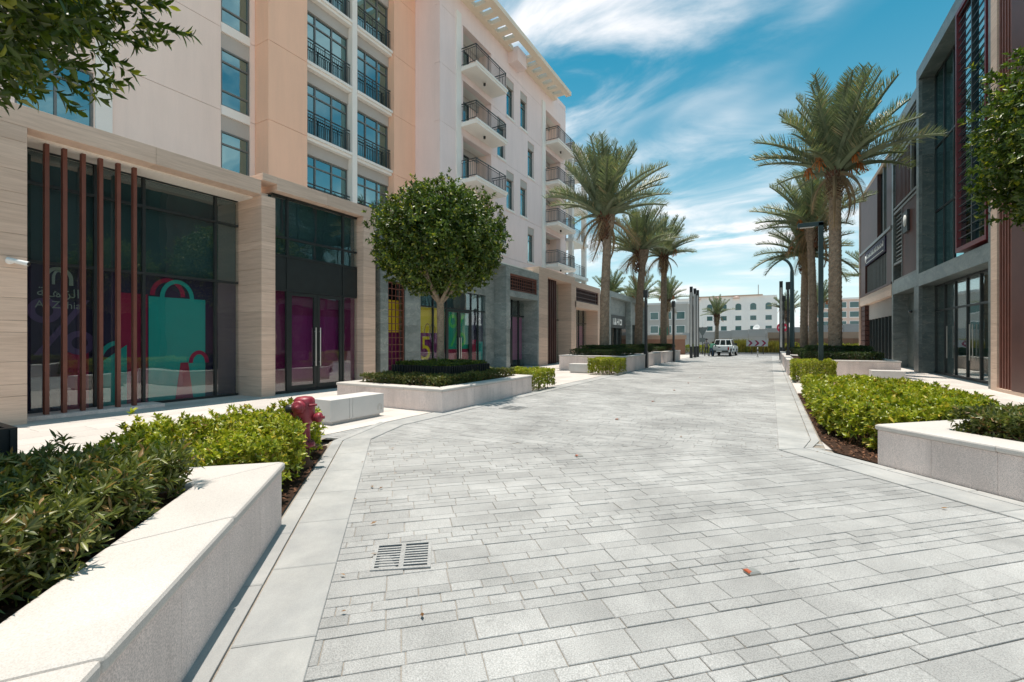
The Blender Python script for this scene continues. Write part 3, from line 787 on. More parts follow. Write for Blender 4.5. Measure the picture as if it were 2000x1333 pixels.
mb = MB(); ring(mb, X2 - .10, 9.75, 2.35, .30, .42, .05); ring(mb, X2 - .10, 9.35, 2.35, .30, .42, .05); mb.build('window_print', 'v_magenta', s2)

# --- marble front behind the ball tree
XM = -12.95
s3 = thing('street_shop', 'grey green marble shop front with brown lattice behind the ball tree', 'shop front', (-12.7, 16.4, 0))
MS = [1.1, 1.1, 1.1]
courses('marble_slab', 'marble', s3, -13.4, XF, 11.9, 12.28, 0, 5.5, MS)
courses('marble_slab', 'marble', s3, -13.4, XM, 13.98, 14.92, 0, 3.9, MS)
courses('marble_slab', 'marble', s3, -13.4, XM, 20.02, 20.86, 0, 3.9, MS)
courses('marble_slab', 'marble', s3, -13.4, XM, 12.3, 20.86, 3.905, 5.5, [0.8, 0.8])
bx('roof_edge', 'marble', s3, -13.4, XF, 11.9, 20.86, 5.505, 5.6)
def lattice(parent, x, y0, y1, z0, z1, ny, nz, t=.03, m='corten', fr=.06):
    for q in ((y0, y1, z0, z0 + fr), (y0, y1, z1 - fr, z1), (y0, y0 + fr, z0 + fr, z1 - fr), (y1 - fr, y1, z0 + fr, z1 - fr)): bx('lattice_frame', m, parent, x - .045, x + .045, *q)
    for i in range(1, ny): yy = y0 + (y1 - y0) * i / ny; bx('lattice_bar', m, parent, x - .03, x + .0, yy - t / 2, yy + t / 2, z0 + fr, z1 - fr)
    for i in range(1, nz): zz = z0 + (z1 - z0) * i / nz; bx('lattice_bar', m, parent, x + .0, x + .03, y0 + fr, y1 - fr, zz - t / 2, zz + t / 2)
lattice(s3, XM - .1, 12.3, 13.97, 0.02, 3.9, 8, 14)
rect('window_print', 'v_yellow', s3, XM - .30, 12.3, 13.97, 1.9, 3.2); rect('window_print', 'v_magenta', s3, XM - .30, 12.3, 13.97, 0.02, 1.9)
rect('window_print', 'v_yellow', s3, XM - .295, 12.7, 13.05, 0.7, 1.6)
X3 = XM - .06
mullions(s3, X3, (15.8, 16.75, 18.72, 19.35), (0.05, 3.05), 14.93, 20.01, 0, 3.9)
yl = [14.93, 15.8, 16.75, 18.72, 19.35, 20.01]
for a, b in zip(yl, yl[1:]):
    pane(s3, a + .03, b - .03, 3.08, 3.87, X3)
    if a != 16.75: pane(s3, a + .03, b - .03, .08, 3.02, X3)
for a, b, hy in ((16.79, 17.73, 17.66), (17.74, 18.68, 17.81)):
    d = bx('door_leaf', 'frame_dark', s3, X3 - .03, X3 + .03, a, a + .10, .09, 3.0)
    MB().box(X3 - .03, X3 + .03, b - .10, b, .09, 3.0).box(X3 - .03, X3 + .03, a + .1, b - .1, .09, .2).box(X3 - .03, X3 + .03, a + .1, b - .1, 2.9, 3.0).build('rail', 'frame_dark', d)
    bx('pane', 'shop_glass', d, X3 - .006, X3 + .006, a + .1, b - .1, .2, 2.9)
    MB().tube([(X3 + .09, hy, .7), (X3 + .09, hy, 1.7)], .02, 8).build('handle', 'steel', d)
xv = X3 - .1
rect('shade_backing', 'room_shade', s3, xv - .02, 14.93, 20.01, 3.05, 3.9)
rect('window_print', 'v_yellow', s3, xv, 14.94, 16.72, 1.9, 3.03); rect('window_print', 'v_purple', s3, xv, 14.94, 16.72, .05, 1.9)
mb = MB(); ring(mb, xv + .006, 15.55, 1.9, .2, .4, .03); ring(mb, xv + .006, 15.9, 1.9, .2, .4, .03); mb.build('window_print', 'v_magenta', s3)
lettering('number_print', '5', 'v_yellow', s3, 1.5, lambda u, v: (xv + .006, 15.45 + u, .72 + v))
rect('window_print', 'v_emerald', s3, xv, 16.74, 18.72, 1.15, 3.03); rect('window_print', 'v_red', s3, xv, 16.74, 18.72, .05, 1.15)
lettering('percent_print', '%', 'v_green', s3, 2.2, lambda u, v: (xv + .006, 17.75 + u, 1.3 + v))
rect('window_print', 'v_night', s3, xv, 18.74, 20.0, .05, 3.03); rect('window_print', 'v_red', s3, xv + .003, 19.0, 19.34, .05, 1.6); rect('window_print', 'v_teal', s3, xv + .004, 19.36, 19.95, .05, 1.5)
lettering('percent_print', '%', 'v_violet', s3, .55, lambda u, v: (xv + .004, 19.05 + u, 2.1 + v))
mb = MB(); ring(mb, xv + .006, 19.66, 2.62, .07, .09, .04); mb.build('emblem', 'v_white', s3)
lettering('name_lettering', 'Al Zahia', 'v_white', s3, .12, lambda u, v: (xv + .006, 19.66 + u, 2.36 + v))

# --- marble portal with lattice transom and pink banner
s4 = thing('street_shop', 'grey green marble portal with brown lattice transom and pink lettered banner', 'shop front', (-12.7, 22.8, 0))
courses('marble_slab', 'marble', s4, -13.4, XF, 20.87, 21.28, 0, 5.2, [.72])
courses('marble_slab', 'marble', s4, -13.4, XF, 24.62, 24.79, 0, 5.2, [.72])
bx('lintel_stone', 'marble', s4, -13.4, XF, 20.87, 24.79, 5.205, 5.6); bx('lintel_stone', 'marble', s4, -13.4, XF, 21.285, 24.615, 3.95, 4.28)
lattice(s4, XF - .12, 21.285, 24.615, 4.285, 5.2, 13, 5, fr=.1)
rect('shade_backing', 'void', s4, XF - .35, 21.285, 24.615, 4.285, 5.2)  # black sheet painting the darkness behind the lattice
mullions(s4, XG + .15, (22.3, 23.1, 23.9), (.04, 3.0), 21.285, 24.615, 0, 3.94)
pane(s4, 21.285, 24.615, 0.05, 3.93, XG + .15)
for a, b, m_ in ((21.3, 22.3, 'v_red'), (22.3, 23.1, 'v_purple'), (23.1, 24.6, 'v_pink')): rect('window_print', m_, s4, XG + .02, a, b, .4, 2.95)
rect('window_print', 'v_white', s4, XG + .025, 21.9, 23.4, .08, .4)
# the vertical lettering on the banner is too small to read: rows of short strokes as seen
mb = MB()
for cidx, y0 in enumerate((22.42, 22.78)):
    z = .55
    while z < 2.2 - .25 * cidx:
        h = R.uniform(.07, .11); mb.add([(XG + .03, y0, z), (XG + .03, y0 + .2, z), (XG + .03, y0 + .2, z + h * .4), (XG + .03, y0, z + h * .4)], [(0, 1, 2, 3)])
        mb.add([(XG + .03, y0 + .07, z + h * .4), (XG + .03, y0 + .12, z + h * .4), (XG + .03, y0 + .12, z + h), (XG + .03, y0 + .07, z + h)], [(0, 1, 2, 3)]); z += h + .06
mb.build('banner_lettering', 'v_white', s4)
MB().box(XF - .02, XF + .03, 21.29, 21.36, .3, 2.2).build('door_pull', 'frame_dark', s4)

# --- second travertine portal, with dark slats
s5 = thing('street_shop', 'tall narrow travertine portal with tightly spaced dark brown slats', 'shop front', (-12.7, 27.7, 0))
courses('stone_course', 'travertine', s5, -13.4, XF, 24.80, 26.05, 0, 5.55, HS, seed=5); courses('stone_course', 'travertine', s5, -13.4, XF, 29.95, 30.62, 0, 5.55, HS, seed=6)
bx('lintel_stone', 'travertine', s5, -13.4, XF, 24.80, 30.62, 5.555, 6.05, .004)
for i in range(7): bx('slat', 'brown_panel', s5, -12.62, -12.5, 26.2 + i * .29, 26.29 + i * .29, .02, 5.55)
rect('shade_backing', 'void', s5, -12.9, 26.06, 28.2, 0, 5.55)  # black sheet painting the darkness behind the slats
mullions(s5, XG + .1, (28.9,), (.04, 3.0), 28.0, 29.94, 0, 5.54); pane(s5, 28.0, 29.94, .05, 5.5, XG + .1); rect('shade_backing', 'room_shade', s5, XG - .05, 26.0, 29.94, 0, 5.55)

# --- third travertine portal with louvred transom
s6 = thing('street_shop', 'lower travertine portal with brown louvred transom behind the left palm', 'shop front', (-12.7, 33.4, 0))
bx('lintel_stone', 'travertine', s6, -13.4, XF, 30.63, 36.15, 5.4, 5.8, .004); bx('lintel_stone', 'travertine', s6, -13.4, XF, 30.63, 36.15, 3.95, 4.4, .004)
courses('stone_course', 'travertine', s6, -13.4, XF, 35.6, 36.15, 0, 3.94, HS, seed=7); courses('stone_course', 'travertine', s6, -13.4, XF, 30.63, 30.85, 0, 5.39, HS, seed=8); bx('stone_course', 'travertine', s6, -13.4, XF, 35.75, 36.15, 4.405, 5.395)
lattice(s6, XF - .1, 30.86, 35.74, 4.405, 5.395, 22, 3, .05, 'brown_panel', .1); rect('shade_backing', 'void', s6, XF - .3, 30.86, 35.74, 4.4, 5.4)
mullions(s6, XG + .1, (31.9, 32.9, 33.9, 34.9), (.04, 2.9), 30.86, 35.59, 0, 3.94); pane(s6, 30.86, 35.59, .05, 3.93, XG + .1)
rect('shade_backing', 'room_shade', s6, XG - .05, 30.86, 35.6, 0, 3.95)
for a, b, m_ in ((31.0, 31.8, 'v_purple'), (32.0, 32.8, 'v_teal'), (33.95, 35.4, 'v_pink')): rect('window_print', m_, s6, XG - .02, a, b, .1, 2.7)

# --- grey marble pavilion farther on
s7 = thing('shop_pavilion', 'dark grey marble pavilion with white sign, between the first two left palms', 'building', (-13.5, 43, 0))
bx('side_wall', 'marble_dark', s7, -20, -12.7, 38.6, 39.0, 0, 5.4); bx('roof', 'marble', s7, -20, XF, 38.6, 52, 5.405, 5.9)
for a, b in ((38.62, 39.1), (45.6, 46.2), (51.4, 52)): bx('pier', 'marble', s7, -12.69, XF, a, b, 0, 5.4)
bx('front_wall', 'marble', s7, -13.2, -12.72, 39.01, 51.9, 3.2, 5.4); bx('shop_window', 'car_glass', s7, -13.1, -13.0, 39.01, 51.9, 0, 3.2)
for yy in (40.2, 41.6, 43.0, 44.4): bx('mullion', 'frame_dark', s7, -13.0, -12.9, yy - .06, yy + .06, 0, 3.19)
sg = bx('sign_board', 'frame_dark', s7, -12.71, -12.62, 40.3, 45.0, 2.7, 3.9)
mb = MB()                                                        # the sign's letters cannot be read: white blocks as seen
for a_, b_, c_, d_ in ((41.0, 41.15, 3.0, 3.6), (41.35, 41.95, 3.0, 3.25), (41.5, 41.8, 3.25, 3.62), (42.15, 42.3, 3.0, 3.6), (42.3, 42.7, 3.2, 3.35), (42.7, 42.85, 3.0, 3.6), (43.1, 43.25, 3.0, 3.6), (43.25, 43.7, 3.0, 3.15), (43.25, 43.7, 3.4, 3.55), (43.7, 43.85, 3.0, 3.55)): mb.box(-12.619, -12.59, a_, b_, c_, d_)
mb.build('sign_marks', 'v_white', sg)

# wall camera on the first travertine pillar
cm = thing('security_camera', 'white tubular security camera on the leftmost travertine pillar', 'camera', (XF, 2.72, 3.05))
MB().lathe([(0.0, -.001), (.06, 0), (.06, .03), (.03, .05), (.0, .051)], (XF + .001, 2.72, 3.05), 16, (1, 0, 0)).build('mount', 'plastic_white', cm)
MB().tube([(XF + .04, 2.72, 3.05), (XF + .10, 2.74, 3.05)], .022, 10).build('arm', 'plastic_white', cm)
a, b = Vector((XF + .06, 2.68, 3.07)), Vector((XF + .28, 2.90, 3.00))
MB().tube([a, b], .043, 16).build('body', 'plastic_white', cm)
MB().tube([b - (b - a).normalized() * .01, b + (b - a).normalized() * .012], .036, 16).build('lens', 'lens_dark', cm)

# ------------------------------------------------------------------ left side: apartment building above the shops
ab = thing('apartment_building', 'cream, orange beige and mauve apartment building with balconies above the left shops', 'building', (-17.5, 20, 5.8))
FL = [7.45, 10.65, 13.85, 17.05, 20.25]
TOP = 21.7
def wall_panels(m, x_front, th, y0, y1, zs, opens=(), name='wall_panel', g=.018):
    """Rendered wall storey by storey with open joints; opens = (y0, y1, z0, z1)."""
    for z0, z1 in zip(zs, zs[1:]):
        a0, a1 = z0 + g / 2, z1 - g / 2
        op = sorted(o for o in opens if o[2] < a1 and o[3] > a0)
        cols = {}
        for o_ in op: cols.setdefault((o_[0], o_[1]), []).append((o_[2], o_[3]))
        mb = MB(); y = y0
        for (p, q) in sorted(cols):
            if p > y: mb.box(x_front - th, x_front, y, p, a0, a1)
            zz = a0
            for r_, s_ in sorted(cols[(p, q)]):
                if r_ > zz + .005: mb.box(x_front - th, x_front, p, q, zz, r_)
                zz = max(zz, s_)
            if zz < a1 - .005: mb.box(x_front - th, x_front, p, q, zz, a1)
            y = q
        if y < y1: mb.box(x_front - th, x_front, y, y1, a0, a1)
        mb.build(name, m, ab)
JZ = [5.81, 7.25, 10.45, 13.65, 16.85, 20.05, TOP]
bx('core', 'groove', ab, -30, -18.75, -8, 37.2, 5.81, TOP - .1)
bx('core', 'groove', ab, -18.7, -16.3, 19.9, 21.2, 5.81, TOP - .1); bx('core', 'groove', ab, -18.7, -16.9, 25.1, 32.9, 5.81, TOP - .1); bx('core', 'groove', ab, -18.7, -17.1, 21.2, 25.1, 5.81, TOP - .1); bx('core', 'groove', ab, -18.7, -17.1, 32.9, 37.2, 5.81, TOP - .1)
def window(y0, y1, z0, z1, x, zs=(), ys=(), m='solar_glass', fm='frame_grey', fw=.06):
    f = MB(); d = .05
    f.box(x - d, x + d, y0, y0 + fw, z0, z1).box(x - d, x + d, y1 - fw, y1, z0, z1).box(x - d, x + d, y0 + fw, y1 - fw, z0, z0 + fw).box(x - d, x + d, y0 + fw, y1 - fw, z1 - fw, z1)
    for zz in zs: f.box(x - d + .004, x + d - .004, y0 + fw, y1 - fw, zz - fw / 2, zz + fw / 2)
    for yy in ys: f.box(x - d + .002, x + d - .002, yy - fw / 2, yy + fw / 2, z0 + fw, z1 - fw)
    o = f.build('window', fm, ab)
    yl = [y0 + fw / 2] + list(ys) + [y1 - fw / 2]; zl = [z0 + fw / 2] + list(zs) + [z1 - fw / 2]
    for a, b in zip(yl, yl[1:]):
        for c, e in zip(zl, zl[1:]): bx('pane', m, o, x - .012, x - .002, a + fw / 2, b - fw / 2, c + fw / 2, e - fw / 2)
    bx('shade_backing', 'room_shade', o, x - .2, x - .15, y0, y1, z0, z1)  # dark board behind the glass, painting the unlit room
    return o
# cream wing with the stacked narrow windows
XC = -18.4
opw = [(4.2, 5.92, f + .3, f + 2.3) for f in FL[:4]]
wall_panels('plaster_cream', XC, .3, -8, 9.70, JZ, [(4.2, 5.92, f + .75, f + 2.5) for f in FL[:4]])
bx('pilaster', 'plaster_white', ab, XC, XC + .06, 5.94, 6.36, 5.81, TOP)
for f in FL[:4]:
    window(4.2, 5.92, f + .75, f + 2.5, XC - .12, (f + 2.0,), (5.06,))
    window(9.71, 10.82, f, f + 2.25, XC - .10, (f + .62, f + 1.75))
    bx('spandrel', 'plaster_grey', ab, XC - .3, XC - .06, 9.71, 10.82, f + 2.25, f + 2.85); bx('sill', 'plaster_white', ab, XC - .3, XC + .03, 9.71, 10.82, f + 2.85, f + 3.195)
wall_panels('plaster_cream', XC, .3, 10.83, 11.03, JZ)
# orange beige piers and the bay with railings between them
wall_panels('plaster_beige', -17.5, 1.2, 11.04, 12.80, JZ); wall_panels('plaster_beige', -17.5, 1.2, 18.05, 19.71, JZ)
XB = -17.9
bx('bay_column', 'plaster_white', ab, XB - .3, -17.62, 15.36, 15.66, 5.81, TOP)
def railing(mb, pts, z, h, step=.11, top=.045):
    for a, b in zip(pts, pts[1:]):
        a, b = Vector(a), Vector(b); L = (b - a).length; e = (b - a) / L; n_ = Vector((-e.y, e.x)) * .012
        def seg(s0, s1, z0, z1, w_=1.0): mb.prism([tuple(a + e * s0 - n_ * w_), tuple(a + e * s1 - n_ * w_), tuple(a + e * s1 + n_ * w_), tuple(a + e * s0 + n_ * w_)], z0, z1)
        seg(0, L, z + h - top, z + h, 2.0); seg(0, L, z + h - .17, z + h - .14); seg(0, L, z + .06, z + .10)
        k = max(1, round(L / step))
        for i in range(k + 1):
            s = min(max(L * i / k, .01), L - .01); big = i % 10 == 0
            seg(s - (.02 if big else .009), s + (.02 if big else .009), z + .1, z + h - (.045 if big else .15), 1.4 if big else .8)
for f in FL[:4]:
    for (a, b, ys) in ((12.8, 15.35, (13.55, 14.45)), (15.67, 18.04, (16.5, 17.3))):
        window(a, b, f, f + 2.42, XB - .12, (f + 1.95,), ys)
        bx('fascia', 'plaster_grey', ab, XB - .3, XB, a, b, f + 2.42, f + 2.94); bx('ledge', 'plaster_white', ab, XB - .3, -17.66, a, b, f + 2.94, f + 3.07); bx('ledge', 'plaster_white', ab, XB - .3, -17.58, a, b, f + 3.075, f + 3.195)
        mb = MB(); railing(mb, [(XB + .13, a + .02), (XB + .13, b - .02)], f, 1.1); mb.build('railing', 'rail_metal', ab)
# mauve wing
XP = -15.75
bx('return_wall', 'plaster_mauve', ab, XP - 2.2, XP - .4, 19.72, 19.9, 5.81, TOP - .02)
BF = [7.55, 10.85, 14.15, 17.4]
ops = []
for k, f in enumerate(BF): ops += [(21.9, 25.0, f + .1, f + 2.75), (33.25, 36.2, f + .1, f + 2.75)]
wins = []
for k, f in enumerate(FL[:4]):
    for a in ((26.95, 28.95) if k % 2 else (25.75, 30.1)): wins.append((a, a + 1.05, f, f + 2.62))
wall_panels('plaster_mauve', XP, .4, 19.72, 37.3, JZ, sorted(ops + wins))
bx('end_wall', 'plaster_mauve', ab, -22, XP - .41, 36.9, 37.3, 5.81, TOP - .02); bx('roof_slab', 'plaster_mauve', ab, -30, XP - .02, -8, 37.25, TOP + .002, TOP + .12)
for (a, b, c, d) in wins:
    window(a, b, c, c + 2.1, XP - .22, (c + 1.65,), ())
    bx('spandrel', 'plaster_grey', ab, XP - .4, XP - .05, a, b, c + 2.1, c + 2.62); bx('sill', 'plaster_white', ab, XP - .4, XP + .05, a - .06, b + .06, c - .14, c)
for (a, b) in ((21.17, 21.62), (32.5, 33.05)): bx('white_trim', 'plaster_white', ab, XP, XP + .08, a, b, 5.81, 20.6)
def balcony(y0, y1, f):
    xo = -14.62
    s = bx('balcony', 'plaster_white', ab, XP + .002, xo, y0, y1, f - .12, f + .12)
    bx('edge_trim', 'plaster_white', s, xo - .03, xo + .05, y0 - .05, y1 + .05, f + .02, f + .16)
    mb = MB(); railing(mb, [(XP, y0 + .05), (xo - .06, y0 + .05), (xo - .06, y1 - .05), (XP, y1 - .05)], f + .16, 1.05, .13); mb.build('railing', 'rail_metal', s)
    MB().lathe([(.07, 0), (.07, .14), (.0, .141)], (XP + .55, (y0 + y1) / 2, f - .27), 12).build('downlight', 'post_black', s)
for f in BF:
    for y0, y1, a, b in ((21.62, 25.1, 21.9, 25.0), (33.15, 36.8, 33.25, 36.2)):
        balcony(y0, y1, f)
        bx('recess_wall', 'plaster_cream', ab, XP - 1.3, XP - 1.1, a, b, f - .1, f + 2.9); bx('recess_ceiling', 'plaster_white', ab, XP - 1.1, XP - .41, a, b, f + 2.76, f + 2.9)
        for yy in ((a - .1, a - .002), (b + .002, b + .1)): bx('recess_side', 'plaster_cream', ab, XP - 1.1, XP - .41, yy[0], yy[1], f - .1, f + 2.9)
        bx('recess_floor', 'plaster_grey', ab, XP - 1.1, XP, a, b, f - .05, f + .1)
        window(a + .1, a + 2.0, f + .1, f + 2.35, XP - 1.03, (), (a + .72, a + 1.36), fm='frame_dark'); bx('door_head', 'plaster_grey', ab, XP - 1.1, XP - 1.0, a, b, f + 2.4, f + 2.755)
# roof trellis
tr_x = -14.1
for (a, b) in ((19.0, 27.2), (28.5, 34.6)):
    bx('trellis_beam', 'trellis', ab, tr_x - .45, tr_x, a, b, TOP - .25, TOP + .05); bx('trellis_beam', 'trellis', ab, XP - .0, XP + .4, a, b, TOP - .25, TOP + .05)
    y = a + .05
    while y < b - .3:
        bx('trellis_slat', 'trellis', ab, XP + .401, tr_x - .451, y, y + .42, TOP - .24, TOP + .04); y += .88
bx('trellis_beam', 'trellis', ab, tr_x - .45, tr_x, 27.205, 28.495, TOP - .25, TOP + .05)
bx('roof_pier', 'plaster_mauve', ab, XP + .003, XP + .75, 27.21, 28.49, 20.7, TOP - .02); bx('parapet', 'plaster_mauve', ab, XP - .3, XP, 19.72, 37.3, TOP + .125, TOP + .5)
# open corner loggia at the far end
bx('wall_panel', 'plaster_mauve', ab, -19.5, XP - .6, 37.31, 38.9, 5.81, 19.6)
for f in FL[:4]: window(37.6, 38.6, f, f + 2.1, XP - .53, (), ())
for (x, y) in ((XP - .05, 39.0), (XP - .05, 42.3), (-18.6, 42.3)): bx('loggia_column', 'plaster_white', ab, x - .4, x, y, y + .42, 0, 19.6)
for f in BF + [19.6]:
    bx('loggia_slab', 'plaster_white', ab, -19.2, XP + .1, 38.91, 42.8, f - .2, f + .1)
    if f < 19: mb = MB(); railing(mb, [(XP - .1, 39.42), (XP - .1, 42.3)], f + .1, 1.05, .15); mb.build('railing', 'rail_metal', ab)
# ------------------------------------------------------------------ right side building
XR = 6.15
rb = thing('commercial_building', 'dark marble and brown louvred commercial building along the right side', 'building', (9, 30, 0))
bx('mass', 'void', rb, 6.95, 18, 10, 44.8, 0.0, 12.2); bx('mass', 'void', rb, 6.95, 18, 10, 28.9, 12.2, 14.0)
def rpane(y0, y1, z0, z1, x, m='solar_glass'): return bx('pane', m, rb, x - .006, x + .006, y0, y1, z0, z1)
# near frame: marble surround two storeys high over a glazed entrance
bx('roof_beam', 'marble_char', rb, XR, 7.6, 20.12, 28.9, 14.05, 14.6); bx('roof_slab', 'marble_dark', rb, 6.5, 18, 10, 28.9, 14.605, 14.7)
z = 0.0
for z0, z1 in ((0, 1.4), (1.4, 2.8), (2.8, 4.15), (4.15, 4.75), (4.75, 6.6), (6.6, 8.5), (8.5, 10.4), (10.4, 12.3), (12.3, 14.04)):
    bx('marble_slab', 'marble_char', rb, XR, 6.28, 28.5, 28.9, z0 + .003, z1 - .003); bx('marble_slab', 'marble_dark', rb, 6.285, 6.95, 28.5, 28.9, z0 + .003, z1 - .003)
    bx('marble_slab', 'marble_char', rb, XR, 6.95, 20.12, 20.5, z0 + .003, z1 - .003)
    bx('stone_course', 'travertine', rb, XR - .06, 6.95, 19.66, 20.115, z0 + .003, z0 + (z1 - z0) / 2 - .003); bx('stone_course', 'travertine', rb, XR - .06, 6.95, 19.66, 20.115, z0 + (z1 - z0) / 2 + .003, z1 - .003)
bx('backing', 'groove', rb, XR + .02, 6.9, 19.7, 20.45, 0, 14.0)
for a, b in ((20.505, 23.2), (23.205, 25.9), (25.905, 28.495)): bx('floor_band', 'marble_char', rb, XR, 7.0, a, b, 4.15, 4.75)
GX = 6.78
for a, b, c, d in ((23.5, 28.49, 4.76, 14.04), (20.51, 28.49, 0.03, 4.14)):
    n_ = round((b - a) / 1.3); ys = [a + (b - a) * i / n_ for i in range(n_ + 1)]
    for yy in ys: bx('mullion', 'frame_dark', rb, GX - .05, GX + .05, yy - .04, yy + .04, c, d)
    zs = (c + .05, 2.95, d - .05) if c < 1 else (c + .05, 7.6, 10.6, d - .05)
    for zz in zs:
        for p, q in zip(ys, ys[1:]): bx('transom', 'frame_dark', rb, GX - .045, GX + .045, p + .04, q - .04, zz - .04, zz + .04)
    for p, q in zip(ys, ys[1:]):
        for e, f in zip(zs, zs[1:]): rpane(p + .04, q - .04, e + .04, f - .04, GX, 'shop_glass' if c < 1 else 'solar_glass')
bx('interior', 'room_shade', rb, GX + .1, 6.94, 20.51, 28.49, 0.02, 14.0)  # dark slab behind the glass, painting the unlit rooms
for yy in (26.6, 24.0, 23.7): MB().tube([(GX - .1, yy, .8), (GX - .1, yy, 2.2)], .02, 8).build('door_handle', 'steel', rb)
# burgundy oriel with louvres
by0, by1, bz0, bz1 = 20.62, 23.46, 4.9, 14.03
for q in ((by0, by0 + .12, bz0, bz1), (by1 - .12, by1, bz0, bz1), (by0 + .12, by1 - .12, bz0, bz0 + .16), (by0 + .12, by1 - .12, bz1 - .14, bz1)): bx('oriel_frame', 'burgundy', rb, XR - .02, 6.74, *q)
bx('oriel_mullion', 'frame_dark', rb, XR + .02, XR + .14, 21.96, 22.04, bz0 + .16, bz1 - .14)
rpane(by0 + .12, 21.95, bz0 + .16, bz1 - .14, XR + .12); rpane(22.05, by1 - .12, bz0 + .16, bz1 - .14, XR + .12); bx('interior', 'room_shade', rb, XR + .42, XR + .46, by0 + .12, by1 - .12, bz0 + .16, bz1 - .14)
z = bz0 + .5
while z < bz1 - .2:
    for a, b in ((by0 + .125, 21.955), (22.045, by1 - .125)): bx('louvre', 'frame_dark', rb, XR + .03, XR + .055, a, b, z, z + .03)
    z += .30
# brown slats and panel at the near end
for i in range(5): bx('slat', 'corten', rb, XR - .04, XR + .14, 18.72 + i * .19, 18.80 + i * .19, .12, 14.5)
bx('backing', 'void', rb, XR + .2, XR + .26, 18.6, 19.65, 0, 14.5); bx('plinth', 'travertine', rb, XR - .08, XR + .3, 14.0, 19.65, 0.0, .115)
for a, b in ((14.0, 16.2), (16.21, 18.6)): bx('brown_cladding', 'brown_panel', rb, XR - .08, 6.9, a, b, .12, 14.5)
# middle section: marble frame with louvre panels
bx('roof_beam', 'marble_char', rb, XR, 6.9, 28.91, 34.05, 13.3, 13.85); bx('floor_band', 'marble_char', rb, XR, 6.9, 28.91, 34.05, 4.2, 4.88); bx('pier', 'marble_char', rb, XR, 6.9, 33.7, 34.05, 4.885, 13.295); bx('pier', 'marble_char', rb, XR, 6.9, 33.7, 34.05, 0, 4.195); bx('pier', 'marble_char', rb, XR, 6.3, 28.905, 29.3, 0, 4.195)
bx('backing', 'void', rb, 6.55, 6.9, 28.95, 33.7, 4.89, 13.29); bx('entrance_wall', 'marble_dark', rb, 6.8, 6.9, 29.0, 33.7, 0, 4.19)
for z0 in (4.89, 8.75, 9.0, 11.65, 11.95): bx('rail', 'frame_grey', rb, XR + .02, XR + .14, 28.95, 33.69, z0, z0 + .12)
for i in range(12): bx('louvre', 'frame_grey', rb, XR + .1, XR + .2, 31.9, 33.5, 6.1 + i * .22, 6.16 + i * .22)
bx('mullion', 'frame_grey', rb, XR + .02, XR + .14, 31.75, 31.85, 5.02, 8.74); bx('rail', 'frame_grey', rb, XR + .02, XR + .14, 31.86, 33.69, 5.85, 5.97); bx('brown_cladding', 'brown_panel', rb, XR + .05, XR + .2, 28.95, 31.74, 5.02, 8.74)
sg = bx('sign_board', 'frame_dark', rb, XR - .06, XR + .045, 30.3, 31.2, 7.2, 8.3)
MB().lathe([(.0, 0), (.3, .001), (.3, .02), (.0, .021)], (XR - .062, 30.75, 7.8), 18, (-1, 0, 0)).build('sign_emblem', 'v_white', sg)
for i in range(12): bx('slat', 'brown_panel', rb, XR + .06, XR + .2, 30.2 + i * .28, 30.32 + i * .28, 9.13, 11.64)
bx('mullion', 'frame_grey', rb, XR + .02, XR + .14, 29.9, 30.0, 9.13, 11.64)
for i in range(6): bx('louvre', 'frame_grey', rb, XR + .06, XR + .2, 28.95, 33.69, 12.15 + i * .2, 12.2 + i * .2)
# far section: brown panels, lattice window, sign band, travertine band
bx('roof_beam', 'terracotta_pale', rb, XR, 6.9, 34.06, 44.8, 12.55, 12.8); bx('floor_band', 'travertine', rb, XR - .02, 6.9, 34.06, 44.8, 4.2, 4.85); bx('ledge', 'brown_panel', rb, XR - .04, 6.9, 34.06, 44.8, 4.855, 5.0)
for a, b in ((34.06, 35.4), (38.2, 44.78)): bx('brown_cladding', 'brown_panel', rb, XR, 6.9, a, b, 8.3, 12.54)
bx('brown_cladding', 'brown_panel', rb, XR, 6.9, 34.06, 35.4, 5.005, 8.1); bx('brown_cladding', 'brown_panel', rb, XR, 6.9, 42.6, 44.78, 5.005, 8.1)
bx('ledge', 'frame_grey', rb, XR - .06, 6.9, 34.06, 44.8, 8.105, 8.29); rpane(35.41, 38.19, 8.3, 12.5, XR + .2); bx('interior', 'room_shade', rb, XR + .3, XR + .35, 35.41, 38.19, 8.3, 12.5); bx('mullion', 'frame_grey', rb, XR + .05, XR + .25, 36.6, 36.75, 8.3, 12.5)
rpane(35.41, 42.59, 5.0, 8.1, XR + .3); bx('interior', 'room_shade', rb, XR + .4, XR + .45, 35.41, 42.59, 5.0, 8.1)
for i in range(16): bx('lattice_bar', 'frame_grey', rb, XR + .1, XR + .16, 35.6 + i * .45, 35.68 + i * .45, 5.005, 7.0)
for i in range(7): bx('lattice_bar', 'frame_grey', rb, XR + .17, XR + .22, 35.42, 42.58, 5.2 + i * .26, 5.25 + i * .26)
sb = bx('sign_board', 'v_night', rb, XR - .05, XR + .05, 35.6, 42.3, 7.05, 8.0)
mb = MB(); y = 36.0                                              # letters too small to read: strokes as seen
for k in range(11):
    h = R.uniform(.22, .4); mb.box(XR - .075, XR - .052, y, y + .12, 7.45, 7.45 + h); mb.box(XR - .075, XR - .052, y + .12, y + .34, 7.45, 7.55 if k % 2 else 7.6); mb.box(XR - .075, XR - .052, y, y + .4, 7.15, 7.2); y += .54
mb.build('sign_marks', 'v_white', sb)
MB().lathe([(.0, 0), (.24, .001), (.24, .02), (.0, .021)], (XR - .052, 41.98, 7.5), 16, (-1, 0, 0)).build('sign_emblem', 'v_white', sb)
bx('fascia', 'plaster_grey', rb, XR + .3, 6.9, 34.06, 43.1, 3.1, 4.19)
